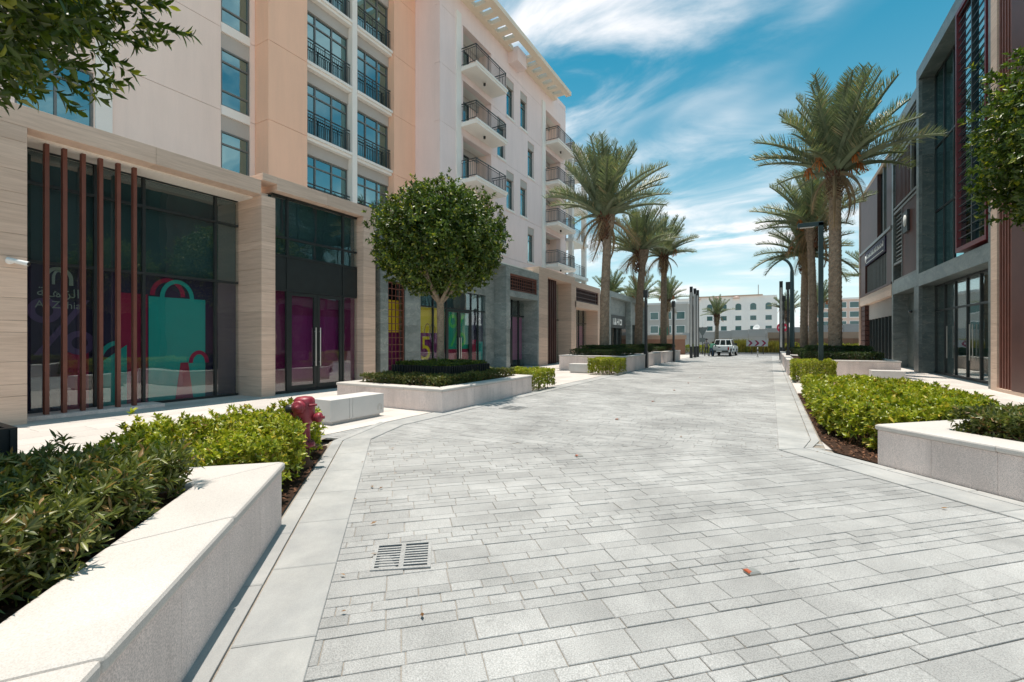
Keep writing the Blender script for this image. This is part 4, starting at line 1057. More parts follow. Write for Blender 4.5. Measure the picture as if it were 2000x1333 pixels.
rpane(34.06, 43.1, 0, 3.1, XR + .4, 'shop_glass'); bx('interior', 'room_shade', rb, XR + .6, 6.9, 34.06, 43.1, 0, 3.1)
for i in range(9): bx('mullion', 'frame_dark', rb, XR + .3, XR + .42, 34.4 + i * 1.05, 34.5 + i * 1.05, 0, 3.095)
for i in range(11): bx('cladding_board', 'brown_panel', rb, XR + .05, 6.9, 43.11, 44.78, .03 + i * .378, .37 + i * .378)
bx('edge_trim', 'travertine', rb, XR - .06, 6.9, 44.785, 44.95, 0, 12.8)
bk = MB().lathe([(.0, 0), (.07, .001), (.07, .22), (.05, .24), (.0, .241)], (XR - .1, 29.6, 3.0), 12, (0, -1, 0)).build('bracket_light', 'post_black', rb)

# ------------------------------------------------------------------ street furniture
def twin_post(label, x, y, z=0.0, h=4.4, base=0.95):
    t = thing('street_lamp', label, 'street lamp', (x, y, z))
    bx('base', 'post_black', t, x - .1, x + .1, y - .17, y + .17, z, z + base, .01)
    for s in (-1, 1): bx('post', 'post_black', t, x - .05, x + .05, y + s * .12 - .035, y + s * .12 + .035, z + base, z + h - .42)
    bx('lamp_head', 'post_black', t, x - .11, x + .11, y - .17, y + .17, z + h - .42, z + h, .008)
    MB().tube([(x, y, z + h - .421), (x, y, z + h - .55)], [.05, .045], 10).build('lens', 'tube_white', t)
twin_post('black twin post lamp in front of the left planters, nearer one', -6.12, 26.1)
twin_post('black twin post lamp in front of the left planters, farther one', -6.12, 34.5)
twin_post('black twin post lamp on the corner of the right palm planter, nearer and larger', 0.86, 30.2, 0.72, 4.15, .25)
twin_post('black twin post lamp on the right planters, farther and smaller', 0.86, 39.6, 0.72, 4.15, .25)
def light_column(label, x, y, h=6.2):
    t = thing('light_column', label, 'light column', (x, y, 0), 'square light columns at the end of the street')
    bx('base', 'post_black', t, x - .12, x + .12, y - .12, y + .12, 0, 1.0, .008); bx('cap', 'post_black', t, x - .12, x + .12, y - .12, y + .12, h - .5, h, .008)
    for sx in (-1, 1):
        for sy in (-1, 1): bx('corner_post', 'post_black', t, x + sx * .1 - .02, x + sx * .1 + .02, y + sy * .1 - .02, y + sy * .1 + .02, 1.0, h - .5)
    bx('light_tube', 'tube_white', t, x - .09, x + .09, y - .09, y + .09, 1.0, h - .5)
light_column('square black and white light column, leftmost of the three', -5.98, 42.0); light_column('square black and white light column, middle of the three', -5.9, 43.6); light_column('square black and white light column, rightmost of the three', -5.88, 45.2)
light_column('square black and white light column standing alone on the right', 0.72, 41.6)
t = thing('street_lamp', 'tall dark green lamp post with square top arm rising from the lime hedge', 'street lamp', (1.66, 20.8, 0))
bx('post', 'post_green', t, 1.58, 1.74, 20.72, 20.88, 0, 6.05, .008); bx('arm', 'post_green', t, .92, 1.74, 20.72, 20.88, 5.92, 6.08, .008); bx('lens', 'tube_white', t, .98, 1.45, 20.76, 20.84, 5.90, 5.919); bx('base', 'post_green', t, 1.53, 1.79, 20.67, 20.93, 0, .05)
t = thing('street_lamp', 'very tall lamp with a curved arm bending left above the far wall', 'street lamp', (2.1, 60, 0))
MB().tube([(2.1, 60, 0), (2.1, 60, 9.2)] + [(2.1 - 1.2 + 1.2 * math.cos(a), 60, 9.2 + 1.6 * math.sin(a)) for a in [i * math.pi / 16 for i in range(1, 9)]] + [(.0, 60, 10.78)], [.28, .2] + [.15] * 8 + [.08], 10).build('pole', 'post_green', t)
MB().box(-.7, .02, 59.9, 60.1, 10.7, 10.82).build('lamp_head', 'post_green', t)

# fire hydrant
hx, hy = -5.06, 3.66
t = thing('fire_hydrant', 'dark red fire hydrant standing in the lime hedge by the gutter', 'hydrant', (hx, hy, 0))
hv = Vector((0.5, -0.866, 0)); hs = Vector((0.85, 0.5, 0))
MB().lathe([(.10, 0), (.10, .05), (.062, .07), (.058, .26), (.0, .261)], (hx, hy, .02), 18).build('riser', 'rust', t)
MB().lathe([(.0, .27), (.125, .271), (.125, .30), (.115, .31), (.115, .325), (.07, .34), (.066, .52), (.075, .56), (.0, .561)], (hx, hy, 0), 24).build('barrel', 'hydrant_red', t)
for k in range(8):
    a_ = k * math.pi / 4; MB().lathe([(.012, .0), (.012, .022), (.0, .023)], (hx + .102 * math.cos(a_), hy + .102 * math.sin(a_), .322), 6).build('bolt', 'rust', t)
MB().lathe([(.0, .55), (.08, .551), (.115, .60), (.125, .66), (.125, .82), (.118, .86), (.09, .885), (.03, .895), (.0, .8951)], (hx, hy, 0), 24).build('bonnet', 'hydrant_red', t)
def nozzle(d, z, r, L, nm='outlet'):
    c = Vector((hx, hy, z)); d = Vector(d).normalized()
    o = MB().lathe([(.0, .06), (r, .061), (r, L), (r * 1.22, L + .005), (r * 1.22, L + .05), (r * .9, L + .065), (r * .35, L + .066), (r * .35, L + .10), (.0, .101 + L)], c, 18, d).build(nm, 'hydrant_red', t)
    return o
nozzle(hv, .78, .066, .13, 'pumper_outlet'); nozzle(hs, .63, .05, .15); nozzle(-hs, .66, .05, .13)
o = MB().lathe([(.0, .0), (.05, .001), (.05, .10), (.03, .11), (.0, .111)], (hx - .08, hy - .07, .74), 14, (-.8, -.6, 0)).build('valve_cap', 'valve_black', t)
MB().tube([(hx + .13, hy - .02, .79), (hx + .2, hy + .03, .80)], [.02, .012], 8).build('lug', 'hydrant_red', t)

# small black ring trays of the ball trees
def tray(label, cx, cy, a, z0, z1, m='black_tray'):
    t = thing('tree_tray', label, 'tree tray', (cx, cy, z0))
    mb = MB()
    for x0, x1, y0, y1 in ((-a, a, -a, -a + .05), (-a, a, a - .05, a), (-a, -a + .05, -a + .05, a - .05), (a - .05, a, -a + .05, a - .05)): mb.box(cx + x0, cx + x1, cy + y0, cy + y1, z0, z1)
    mb.build('tray_wall', m, t)
    k = int(2 * a / .09)
    for i in range(k):
        p = -a + .03 + i * (2 * a - .06) / (k - 1)
        for dx, dy in ((p, -a - .012), (a + .012, p)): bx('rib', m, t, cx + dx - .018, cx + dx + .018, cy + dy - .012, cy + dy + .012, z0, z1 - .01)
    bx('soil', 'soil', t, cx - a + .05, cx + a - .05, cy - a + .05, cy + a - .05, z0, z1 - .08)
tray('black ribbed square tray round the foot of the ball tree', -7.95, 10.05, .95, .47, .93)
tray('black ribbed tray at the left edge above the near hedge', -5.33, 0.47, .62, .47, .97)

# ------------------------------------------------------------------ end of the street
tag(sheet('cross_road', 'asphalt', [(-80, 52), (80, 52), (80, 58.5), (-80, 58.5)], -0.012))
vg = thing('verge_kerb', 'low pale kerb along the yellow grass verge at the street end', 'kerb', (-2, 58.6, 0))
for i in range(24): bx('kerb_stone', 'gutter_concrete', vg, -20 + i * 1.5, -18.51 + i * 1.5, 58.5, 58.7, -.09, .13)
sheet('verge', 'soil', [(-60, 58.7), (60, 58.7), (60, 63), (-60, 63)], 0.02)
# far retaining wall with its ramp
fw = thing('retaining_wall', 'long pale concrete ramp wall behind the pickup at the street end', 'wall', (-2, 66, 0))
for i in range(16):
    x0 = -10.5 + i * 2.0; top = 2.55 + i * .10
    bx('wall_panel', 'far_concrete', fw, x0 + .015, x0 + 1.985, 66, 66.4, -.05, top - .95); bx('parapet_panel', 'far_concrete', fw, x0 + .015, x0 + 1.985, 65.93, 66.4, top - .94, top)
bx('core', 'groove', fw, -10.4, 21.4, 66.1, 66.35, -.05, 2.4)
bw = thing('boundary_wall', 'reddish brown boundary wall behind the left palms at the street end', 'wall', (-14, 52, 0))
for i in range(9): bx('wall_panel', 'terracotta', bw, -26 + i * 2, -24.02 + i * 2, 51.8, 52.1, 0, 1.65)
bx('coping', 'terracotta_pale', bw, -26.1, -7.9, 51.7, 52.2, 1.655, 2.1)
bw = thing('boundary_wall', 'reddish brown boundary wall behind the right palm trunks', 'wall', (6, 60, 0))
for i in range(6): bx('wall_panel', 'terracotta', bw, -.2 + i * 2, 1.78 + i * 2, 60.8, 61.1, 0, 1.75)
bx('coping', 'terracotta_pale', bw, -.3, 11.9, 60.7, 61.2, 1.755, 2.45); bx('gate_pier', 'terracotta_pale', bw, 9.4, 10.6, 60.4, 60.69, 0, 2.6)
# white three storey building
def far_building(name, label, x0, x1, y, h, wallm, floors, nwin, ww=1.5, wh=1.4, roofm=None, arch=True, trim=None, depth=14, z0=0.0, band=None, first=2.4, fh=3.3, dxs=None):
    t = thing(name, label, 'building', ((x0 + x1) / 2, y, 0))
    bx('wall', wallm, t, x0, x1, y, y + depth, z0, h)
    bx('parapet', trim or wallm, t, x0 - .15, x1 + .15, y - .15, y + depth, h + .001, h + .45)
    for f in range(floors):
        zc_ = first + f * fh
        for i in range(nwin):
            xc = x0 + (x1 - x0) * (i + .5) / nwin
            o = bx('window', 'far_white', t, xc - ww / 2 - .1, xc + ww / 2 + .1, y - .06, y + .1, zc_ - .1, zc_ + wh + .1)
            if arch and f == floors - 1:
                mb = MB(); k = 10
                pts = [(xc - ww / 2, zc_), (xc + ww / 2, zc_)] + [(xc + ww / 2 * math.cos(math.pi * j / k), zc_ + wh + ww * .4 * math.sin(math.pi * j / k)) for j in range(k + 1)]
                mb.add([(a, y - .075, b) for a, b in pts] + [(a, y - .03, b) for a, b in pts], [tuple(range(len(pts))), tuple(range(2 * len(pts) - 1, len(pts) - 1, -1))]); mb.build('pane', 'far_glass', o)
            else: bx('pane', 'far_glass', o, xc - ww / 2, xc + ww / 2, y - .075, y - .03, zc_, zc_ + wh)
            bx('sill', trim or wallm, o, xc - ww / 2 - .15, xc + ww / 2 + .15, y - .16, y - .061, zc_ - .22, zc_ - .101)
        if band and f: bx('string_course', band, t, x0 - .05, x1 + .05, y - .1, y - .001, zc_ - .95, zc_ - .7)
    return t
wb = far_building('white_apartment_block', 'white block with arched top windows beyond the street end', -26.5, 1.5, 154, 14.3, 'far_white', 3, 7, 1.6, 1.35, trim='far_white', first=4.4, fh=3.1)
for i in range(8): bx('pilaster', 'far_white', wb, -26.4 + i * 3.95, -25.9 + i * 3.95, 153.8, 153.99, 0, 14.3)
bx('roof_edge', 'terracotta_pale', wb, -22.5, -2, 153.4, 160, 14.76, 15.1); bx('penthouse', 'far_white', wb, -22, -3, 154.5, 160, 14.0, 14.75)
for xx in (-20, -14.5, -9.0): MB().lathe([(.0, 0), (.9, .001), (.8, .5), (.0, .7)], (xx, 153.5, 14.1), 10).build('roof_ornament', 'far_pink', wb)
bx('side_wing', 'far_white', wb, -40, -26.51, 156, 170, 0, 13.2)
for f in range(3):
    bx('balcony', 'far_pink', wb, -40, -27, 154.6, 156, 3.9 + f * 3.1, 4.6 + f * 3.1); bx('canopy', 'far_pink', wb, -34, -28, 154.9, 156, 6.1 + f * 3.1, 6.4 + f * 3.1)
    for xx in (-37, -31):
        o = bx('window', 'far_white', wb, xx - 1.9, xx + 1.9, 155.9, 156.1, 4.4 + f * 3.1, 6.1 + f * 3.1); bx('pane', 'far_glass', o, xx - 1.7, xx + 1.7, 155.86, 155.899, 4.6 + f * 3.1, 6.0 + f * 3.1)
MB().lathe([(.05, 0), (.6, .12), (1.0, .35), (.98, .36), (.5, .14), (.0, .1)], (-3.5, 152.5, 5.0), 16, (-.4, -.8, .4)).build('satellite_dish', 'dish', wb)
MB().tube([(-3.2, 156, 14.7), (-3.2, 156, 18.2)], .12, 6).build('mast', 'far_grey', wb)
far_building('terracotta_block', 'pink and terracotta block with green glass seen between the right palms', 9.0, 30, 150, 12.4, 'far_pink', 4, 7, 2.2, 1.4, arch=False, trim='far_white', first=2.6, fh=2.55)
far_building('grey_block', 'grey low block behind the left palms and lamps', -40, -16.5, 110, 9.8, 'far_grey', 2, 8, 1.8, 1.6, arch=False, trim='far_concrete', first=3.2, fh=3.2)

# signs and bollards
def sign_post(name, label, x, y, h, parts):
    t = thing(name, label, 'road sign', (x, y, 0)); MB().tube([(x, y, 0), (x, y, h)], .04, 8).build('post', 'post_black', t)
    for nm, m, pts, dy in parts:
        k = len(pts); MB().add([(x + a, y - .05 - dy, b) for a, b in pts] + [(x + a, y - .03 - dy, b) for a, b in pts], [tuple(range(k)), tuple(range(2 * k - 1, k - 1, -1))] + [(i, (i + 1) % k, k + (i + 1) % k, k + i) for i in range(k)]).build(nm, m, t)
    return t
circ = lambda cx, cz, r, n=18: [(cx + r * math.cos(2 * math.pi * i / n), cz + r * math.sin(2 * math.pi * i / n)) for i in range(n)]
sq = lambda a, b, c, d: [(a, c), (b, c), (b, d), (a, d)]
sign_post('no_entry_sign', 'round red no entry sign among the right lamp posts', .95, 50, 3.1, [('disc', 'sign_red', circ(0, 2.75, .45), 0), ('bar', 'v_white', sq(-.3, .3, 2.66, 2.84), .022)])
sign_post('exit_sign', 'small green emergency sign beside the left palms', -9.5, 48, 2.9, [('plate', 'sign_green', sq(-.42, .42, 2.05, 2.85), 0), ('pictogram', 'v_white', [(-.12, 2.2), (.05, 2.4), (.2, 2.2), (.12, 2.45), (.14, 2.7), (-.1, 2.62)], .022)])
sign_post('give_way_sign', 'back of a grey triangular give way sign beside the triple columns', -6.4, 53, 3.0, [('triangle', 'sign_back', [(-.6, 2.95), (0, 1.95), (.6, 2.95)], 0), ('plate', 'sign_back', sq(-.3, .3, 1.35, 1.8), 0)])
t = thing('chevron_sign', 'white bend sign with three dark red chevrons on two posts', 'road sign', (-1.35, 57.2, 0))
for s in (-.45, .65): MB().tube([(-1.35 + s, 57.2, 0), (-1.35 + s, 57.2, 1.55)], .04, 8).build('post', 'post_black', t)
bx('board', 'far_concrete', t, -2.35, -.25, 57.13, 57.155, .88, 1.57)
for i in range(3):
    x0 = -2.2 + i * .66; q = [(x0, .93), (x0 + .2, .93), (x0 + .48, 1.225), (x0 + .2, 1.52), (x0, 1.52), (x0 + .26, 1.225)]
    MB().add([(a, 57.12, b) for a, b in q], [(0, 1, 2, 5), (5, 2, 3, 4)]).build('chevron', 'chevron', t)
for i, (x, y) in enumerate(((-3.15, 49.6), (-1.05, 48.2))):
    t = thing('bollard', ('slim steel bollard at the street end, left one of the pair', 'slim steel bollard at the street end, right one of the pair')[i], 'bollard', (x, y, 0), 'bollards at the end of the street')
    MB().lathe([(.055, 0), (.055, .84), (.045, .87), (.0, .875)], (x, y, 0), 14).build('post', 'steel', t); MB().lathe([(.1, 0), (.1, .03), (.0, .031)], (x, y, 0), 14).build('base', 'post_black', t); MB().lathe([(.058, .55), (.058, .7)], (x, y, 0), 14).build('band', 'post_black', t)

# ------------------------------------------------------------------ pickup and people
def pickup(label, x, y, rot):
    t = thing('pickup_truck', label, 'pickup', (0, 0, 0))
    W = .86
    def P(prof, y0, y1):
        mb = MB(); n = len(prof); mb.add([(a, y0, b) for a, b in prof] + [(a, y1, b) for a, b in prof], [tuple(range(n)), tuple(range(2 * n - 1, n - 1, -1))] + [(i, n + i, n + (i + 1) % n, (i + 1) % n) for i in range(n)]); return mb
    # x runs forward from the tailgate, z up
    P([(0, .42), (0, .98), (1.45, 1.0), (1.45, .42)], -W, -W + .06).build('bed_side', 'car_white', t, .01); P([(0, .42), (0, .98), (1.45, 1.0), (1.45, .42)], W - .06, W).build('bed_side', 'car_white', t, .01)
    bx('bed_floor', 'rail_metal', t, .02, 1.5, -W + .06, W - .06, .5, .58)
    tg = bx('tailgate', 'car_white', t, -.03, .04, -W + .14, W - .14, .52, .98, .012); bx('handle', 'post_black', tg, -.045, -.029, -.1, .1, .84, .9)
    P([(1.46, .40), (1.46, 1.02), (1.56, 1.05), (3.35, 1.02), (4.3, .96), (4.62, .86), (4.66, .42)], -W, W).build('body', 'car_white', t, .03)
    cab = MB(); b_, tp = .84, .68
    c8 = [(1.55, -b_, 1.051), (3.45, -b_, 1.051), (3.45, b_, 1.051), (1.55, b_, 1.051), (1.72, -tp, 1.62), (2.75, -tp, 1.62), (2.75, tp, 1.62), (1.72, tp, 1.62)]
    cab.add(c8, [(0, 3, 2, 1), (4, 5, 6, 7), (0, 1, 5, 4), (1, 2, 6, 5), (2, 3, 7, 6), (3, 0, 4, 7)]).build('cab', 'car_white', t, .03)
    def pnl(nm, a, b, c, d, off):
        a, b, c, d = (Vector(q) for q in (a, b, c, d)); m_ = (a + b + c + d) / 4; k = .82
        MB().add([tuple(m_ + (q - m_) * k + Vector(off)) for q in (a, b, c, d)], [(0, 1, 2, 3)]).build(nm, 'car_glass', t)
    for i in range(3):
        f0, f1 = i / 3, (i + 1) / 3; L = lambda f: (Vector(c8[0]).lerp(Vector(c8[3]), f), Vector(c8[4]).lerp(Vector(c8[7]), f))
        (p0, q0), (p1, q1) = L(f0), L(f1); pnl('rear_window', p0, p1, q1, q0, (-.012, 0, 0))
    pnl('side_window', c8[0], c8[1], c8[5], c8[4], (0, -.012, 0)); pnl('side_window', c8[2], c8[3], c8[7], c8[6], (0, .012, 0)); pnl('windscreen', c8[1], c8[2], c8[6], c8[5], (.012, 0, .004))
    for s in (-1, 1):
        bx('tail_light', 'lamp_red', t, -.035, .05, s * (W - .07) - .06, s * (W - .07) + .06, .62, .9); bx('mirror', 'post_black', t, 3.05, 3.2, s * .93 - .1, s * .93 + .1, 1.06, 1.24)
        for wx in (.95, 3.85):
            w_ = MB().lathe([(.2, 0), (.34, .02), (.36, .06), (.36, .18), (.34, .22), (.2, .23)], (wx, s * .8 - s * .12, .36), 24, (0, s, 0)).build('wheel', 'tyre', t); MB().lathe([(.0, .2), (.21, .2), (.2, .235), (.0, .236)], (wx, s * .8 - s * .12, .36), 16, (0, s, 0)).build('rim', 'chrome', w_)
        bx('wheel_arch', 'post_black', t, .5, 1.4, s * (W + .004) - .004, s * (W + .004) + .004, .42, .76)
    bx('bumper', 'post_black', t, -.22, -.05, -W + .05, W - .05, .42, .58, .02); bx('number_plate', 'v_white', t, -.226, -.221, -.25, .25, .46, .56)
    t.location = (x, y, 0); t.rotation_euler = (0, 0, rot)
    return t
pickup('white pickup truck with its rear to the street, parked at the far end', -4.25, 47.6, math.radians(84))
def person(label, x, y, rot, pose, shirt, legs, cloth_h):
    """One skinned body grown from a joint chain; hair is a child."""
    t = thing('person', label, 'person', (x, y, 0))
    J, E_, RD = pose
    me = bpy.data.meshes.new('body'); me.from_pydata([J[k] for k in J], [(list(J).index(a), list(J).index(b)) for a, b in E_], [])
    o = link('body', me, t)
    for nm in (shirt, legs, 'skin'): me.materials.append(M[nm])
    sk = o.modifiers.new('skin', 'SKIN')
    for i, k in enumerate(J): me.skin_vertices[0].data[i].radius = (RD[k], RD[k] * (.72 if k in ('chest', 'waist') else 1)); me.skin_vertices[0].data[i].use_root = (k == 'pelvis')
    ss = o.modifiers.new('sub', 'SUBSURF'); ss.levels = ss.render_levels = 1
    dg = bpy.context.evaluated_depsgraph_get(); dg.update()
    m2 = bpy.data.meshes.new_from_object(o.evaluated_get(dg)); o.modifiers.clear(); o.data = m2
    m2.materials.clear()
    for nm in (shirt, legs, 'skin'): m2.materials.append(M[nm])
    hd = Vector(J['head'])
    for p in m2.polygons:
        c = p.center; p.use_smooth = True
        p.material_index = 2 if (c - hd).length < .2 or any((c - Vector(J[k])).length < .16 for k in ('handl', 'handr')) else (1 if c.z < cloth_h else 0)
    MB().lathe([(.0, -.02), (.105, -.01), (.115, .05), (.09, .11), (.0, .135)], tuple(hd + Vector((0, 0, .02)) + BASE[t.name]), 14).build('hair', 'hair', t)
    t.rotation_euler = (0, 0, rot)
    return t
ED = [('pelvis', 'waist'), ('waist', 'chest'), ('chest', 'neck'), ('neck', 'head'), ('pelvis', 'hipl'), ('hipl', 'kneel'), ('kneel', 'anklel'), ('anklel', 'toel'), ('pelvis', 'hipr'), ('hipr', 'kneer'), ('kneer', 'ankler'), ('ankler', 'toer'),
      ('chest', 'shl'), ('shl', 'ell'), ('ell', 'handl'), ('chest', 'shr'), ('shr', 'elr'), ('elr', 'handr')]
RAD = dict(pelvis=.13, waist=.13, chest=.16, neck=.055, head=.10, hipl=.09, hipr=.09, kneel=.06, kneer=.06, anklel=.045, ankler=.045, toel=.04, toer=.04, shl=.07, shr=.07, ell=.048, elr=.048, handl=.04, handr=.04)
stand = dict(pelvis=(0, 0, .88), waist=(0, 0, 1.05), chest=(0, .02, 1.27), neck=(0, .02, 1.44), head=(0, .04, 1.58), hipl=(-.1, 0, .84), kneel=(-.13, .02, .46), anklel=(-.16, 0, .08), toel=(-.17, .15, .04), hipr=(.1, 0, .84), kneer=(.13, .02, .46), ankler=(.16, 0, .08), toer=(.17, .15, .04), shl=(-.19, .01, 1.36), ell=(-.27, .04, 1.1), handl=(-.22, .22, .98), shr=(.19, .01, 1.36), elr=(.28, .05, 1.1), handr=(.2, .24, 1.0))
lean = dict(pelvis=(0, 0, .82), waist=(0, .1, .97), chest=(0, .26, 1.12), neck=(0, .38, 1.22), head=(0, .47, 1.30), hipl=(-.1, 0, .78), kneel=(-.13, .1, .43), anklel=(-.15, -.05, .08), toel=(-.16, .1, .04), hipr=(.1, 0, .78), kneer=(.13, .12, .43), ankler=(.15, .02, .08), toer=(.16, .16, .04), shl=(-.19, .3, 1.18), ell=(-.26, .45, .98), handl=(-.16, .62, .95), shr=(.19, .3, 1.18), elr=(.27, .46, .98), handr=(.16, .64, .95))
person('person in grey and dark red top standing left of the pickup', -5.35, 47.2, -.2, (stand, ED, RAD), 'shirt_grey', 'trousers', .9)
person('person in green top bending over the back of the pickup', -4.92, 46.9, -.35, (lean, ED, RAD), 'cloth_green', 'cloth_blue', .84)
# ------------------------------------------------------------------ vegetation
def np_mesh(name, verts, faces_n, idx, m, parent, smooth=False):
    """verts (n,3); idx: flat loop indices; faces_n: vertices per face."""
    base = BASE.get(parent.name, Vector((0, 0, 0))) if parent else Vector((0, 0, 0))
    me = bpy.data.meshes.new(name)
    verts = np.asarray(verts, np.float32) - np.array(base, np.float32)
    me.vertices.add(len(verts)); me.vertices.foreach_set('co', verts.ravel())
    nf = len(idx) // faces_n
    me.loops.add(len(idx)); me.loops.foreach_set('vertex_index', np.asarray(idx, np.int32))
    me.polygons.add(nf); me.polygons.foreach_set('loop_start', np.arange(0, nf * faces_n, faces_n, dtype=np.int32))
    me.update(calc_edges=True); me.validate()
    me.materials.append(M[m])
    return link(name, me, parent)
def unit(a): return a / np.maximum(np.linalg.norm(a, axis=1, keepdims=True), 1e-6)
def leaves(name, m, parent, c, d, n, L, W, fold=0.18, six=False, droop=0.15):
    """Leaves at c pointing along d with upper side n; each a folded blade."""
    d = unit(d); n = unit(n - d * np.sum(n * d, 1, keepdims=True)); s = np.cross(d, n)
    L = np.asarray(L)[:, None]; W = np.asarray(W)[:, None]; k = len(c)
    if six:
        P = [c, c + d * L * .28 + s * W * .42 + n * W * fold, c + d * L * .62 + s * W * .46 + n * (W * fold - L * droop * .4), c + d * L - n * L * droop, c + d * L * .62 - s * W * .46 + n * (W * fold - L * droop * .4), c + d * L * .28 - s * W * .42 + n * W * fold, c + d * L * .5 - n * L * droop * .3]
        q = [(0, 6, 1), (1, 6, 2), (2, 6, 3), (0, 5, 6), (5, 4, 6), (4, 3, 6)]
    else:
        P = [c, c + d * L * .45 + s * W * .5 + n * W * fold, c + d * L - n * L * droop, c + d * L * .45 - s * W * .5 + n * W * fold]
        q = [(0, 2, 1), (0, 3, 2)]
    v = np.stack(P, 1).reshape(-1, 3); np_ = len(P)
    idx = (np.arange(k)[:, None, None] * np_ + np.array(q)[None]).reshape(-1)
    return np_mesh(name, v, 3, idx, m, parent)
def rosettes(tips, out, k, L, W, spread=0.9, back=0.05):
    """k leaves round each twig tip."""
    n = len(tips); out = unit(out)
    ref = np.where(np.abs(out[:, 2:3]) < .9, np.array([[0, 0, 1.0]]), np.array([[1.0, 0, 0]]))
    a = unit(np.cross(out, ref)); b = np.cross(out, a)
    ang = NP.uniform(0, 6.283, (n, 1)) + np.arange(k)[None] * 2.4 + NP.normal(0, .25, (n, k))
    sp = spread * (0.35 + 0.9 * np.arange(k)[None] / k) * NP.uniform(.7, 1.3, (n, k))
    d = out[:, None] * np.cos(sp)[..., None] + (a[:, None] * np.cos(ang)[..., None] + b[:, None] * np.sin(ang)[..., None]) * np.sin(sp)[..., None]
    nr = out[:, None] * np.sin(sp)[..., None] - (a[:, None] * np.cos(ang)[..., None] + b[:, None] * np.sin(ang)[..., None]) * np.cos(sp)[..., None]
    c = tips[:, None] - out[:, None] * (back * NP.uniform(0, 1, (n, k)))[..., None]
    c, d, nr = (np.broadcast_to(x, (n, k, 3)).reshape(-1, 3) for x in (c, d, nr))
    m_ = n * k
    return c, d, nr + NP.normal(0, .25, (m_, 3)), L * NP.uniform(.65, 1.2, m_), W * NP.uniform(.7, 1.2, m_)
def hills(x, y, f, s): return np.sin(x * f + s) * np.cos(y * f * 1.13 + s * 1.7) * .5 + np.sin(x * f * 2.3 + y * f * 1.9 + s) * .3 + np.sin((x - y) * f * 4.7 + s) * .2
def hedge(name, label, poly, z0, h, m, L, W, dens=260, k=8, rough=.05, side_out=.0, six=False, spread=.9, fill=1.0, brown=0.0, group=None, seed=0, kindname='foliage', cat='hedge', gaps=0.0, freq=3.0, stems=True):
    """Clipped hedge: rosettes over the top and sides of a plan polygon, filled with inner leaves, on stems."""
    if sum(poly[i][0] * poly[(i + 1) % len(poly)][1] - poly[(i + 1) % len(poly)][0] * poly[i][1] for i in range(len(poly))) < 0: poly = poly[::-1]
    cx = sum(p[0] for p in poly) / len(poly); cy = sum(p[1] for p in poly) / len(poly)
    t = thing(name, label, cat, (cx, cy, z0), group)
    xs = [p[0] for p in poly]; ys = [p[1] for p in poly]
    def sample(nn, pg):
        out = []
        while len(out) < nn:
            x, y = R.uniform(min(xs), max(xs)), R.uniform(min(ys), max(ys))
            if inside(pg, x, y): out.append((x, y))
        return np.array(out)
    nt_ = int(area(poly) * dens)
    top = sample(nt_, poly); zt = z0 + h * (1 + rough / max(h, .1) * 1.6 * hills(top[:, 0], top[:, 1], freq, seed)) + NP.normal(0, rough * .45, nt_) - NP.exponential(rough * .5, nt_)
    tips = [np.column_stack([top, zt])]; outs = [np.column_stack([NP.normal(0, .35, (nt_, 2)), np.ones(nt_)])]
    for i in range(len(poly)):
        a, b = np.array(poly[i]), np.array(poly[(i + 1) % len(poly)]); e = b - a; Ln = np.linalg.norm(e); e /= Ln; nn = np.array([e[1], -e[0]])
        ns = int(Ln * h * dens * .9)
        if ns < 1: continue
        u = NP.uniform(0, Ln, ns); zz = z0 + h * NP.uniform(.08, 1.0, ns) ** .8
        bul = .5 * rough * np.sin(u * freq * 2 + seed) + NP.normal(0, rough * .5, ns) - NP.exponential(rough * .6, ns)
        xy = a[None] + e[None] * u[:, None] + nn[None] * bul[:, None]
        tips.append(np.column_stack([xy, zz])); outs.append(np.column_stack([np.tile(nn, (ns, 1)) + NP.normal(0, .4, (ns, 2)), NP.uniform(.1, .9, ns)]))
    tips, outs = np.concatenate(tips), np.concatenate(outs)
    if gaps:
        keep = hills(tips[:, 0] * 1.7, tips[:, 1] * 1.7 + tips[:, 2], 4.0, seed + 3) > -1 + gaps
        tips, outs = tips[keep], outs[keep]
    c, d, n, l_, w_ = rosettes(tips, outs, k, L, W, spread)
    leaves(kindname, m, t, c, d, n, l_, w_, six=six)['kind'] = 'stuff'
    nfl = int(area(poly) * dens * 4 * fill)
    if nfl:
        f = sample(nfl, offset_poly(poly, .03)); fz = z0 + h * (.12 + .8 * NP.uniform(0, 1, nfl) ** .7)
        d = NP.normal(0, 1, (nfl, 3)); d[:, 2] = np.abs(d[:, 2])
        leaves('inner_foliage', m, t, np.column_stack([f, fz]), d, NP.normal(0, 1, (nfl, 3)) + [0, 0, 1], L * NP.uniform(.8, 1.4, nfl), W * NP.uniform(.8, 1.5, nfl))['kind'] = 'stuff'
    if brown:
        nb = int(len(tips) * brown); sel = NP.choice(len(tips), nb)
        c, d, n, l_, w_ = rosettes(tips[sel] + [0, 0, .01], outs[sel], 5, L * .8, W * .8, 1.2)
        leaves('dry_leaves', 'leaf_brown', t, c, d, n, l_, w_)['kind'] = 'stuff'
    if stems:
        mb = MB()
        for x, y in sample(int(area(poly) * 16) + 6, offset_poly(poly, .04)):
            p = Vector((x, y, z0)); q = p + Vector((R.gauss(0, .07), R.gauss(0, .07), h * .45)); r_ = q + Vector((R.gauss(0, .1), R.gauss(0, .1), h * .45))
            mb.tube([p, q, r_], [.011, .008, .004], 5, False)
        mb.build('stems', 'twig', t)['kind'] = 'stuff'
    return t

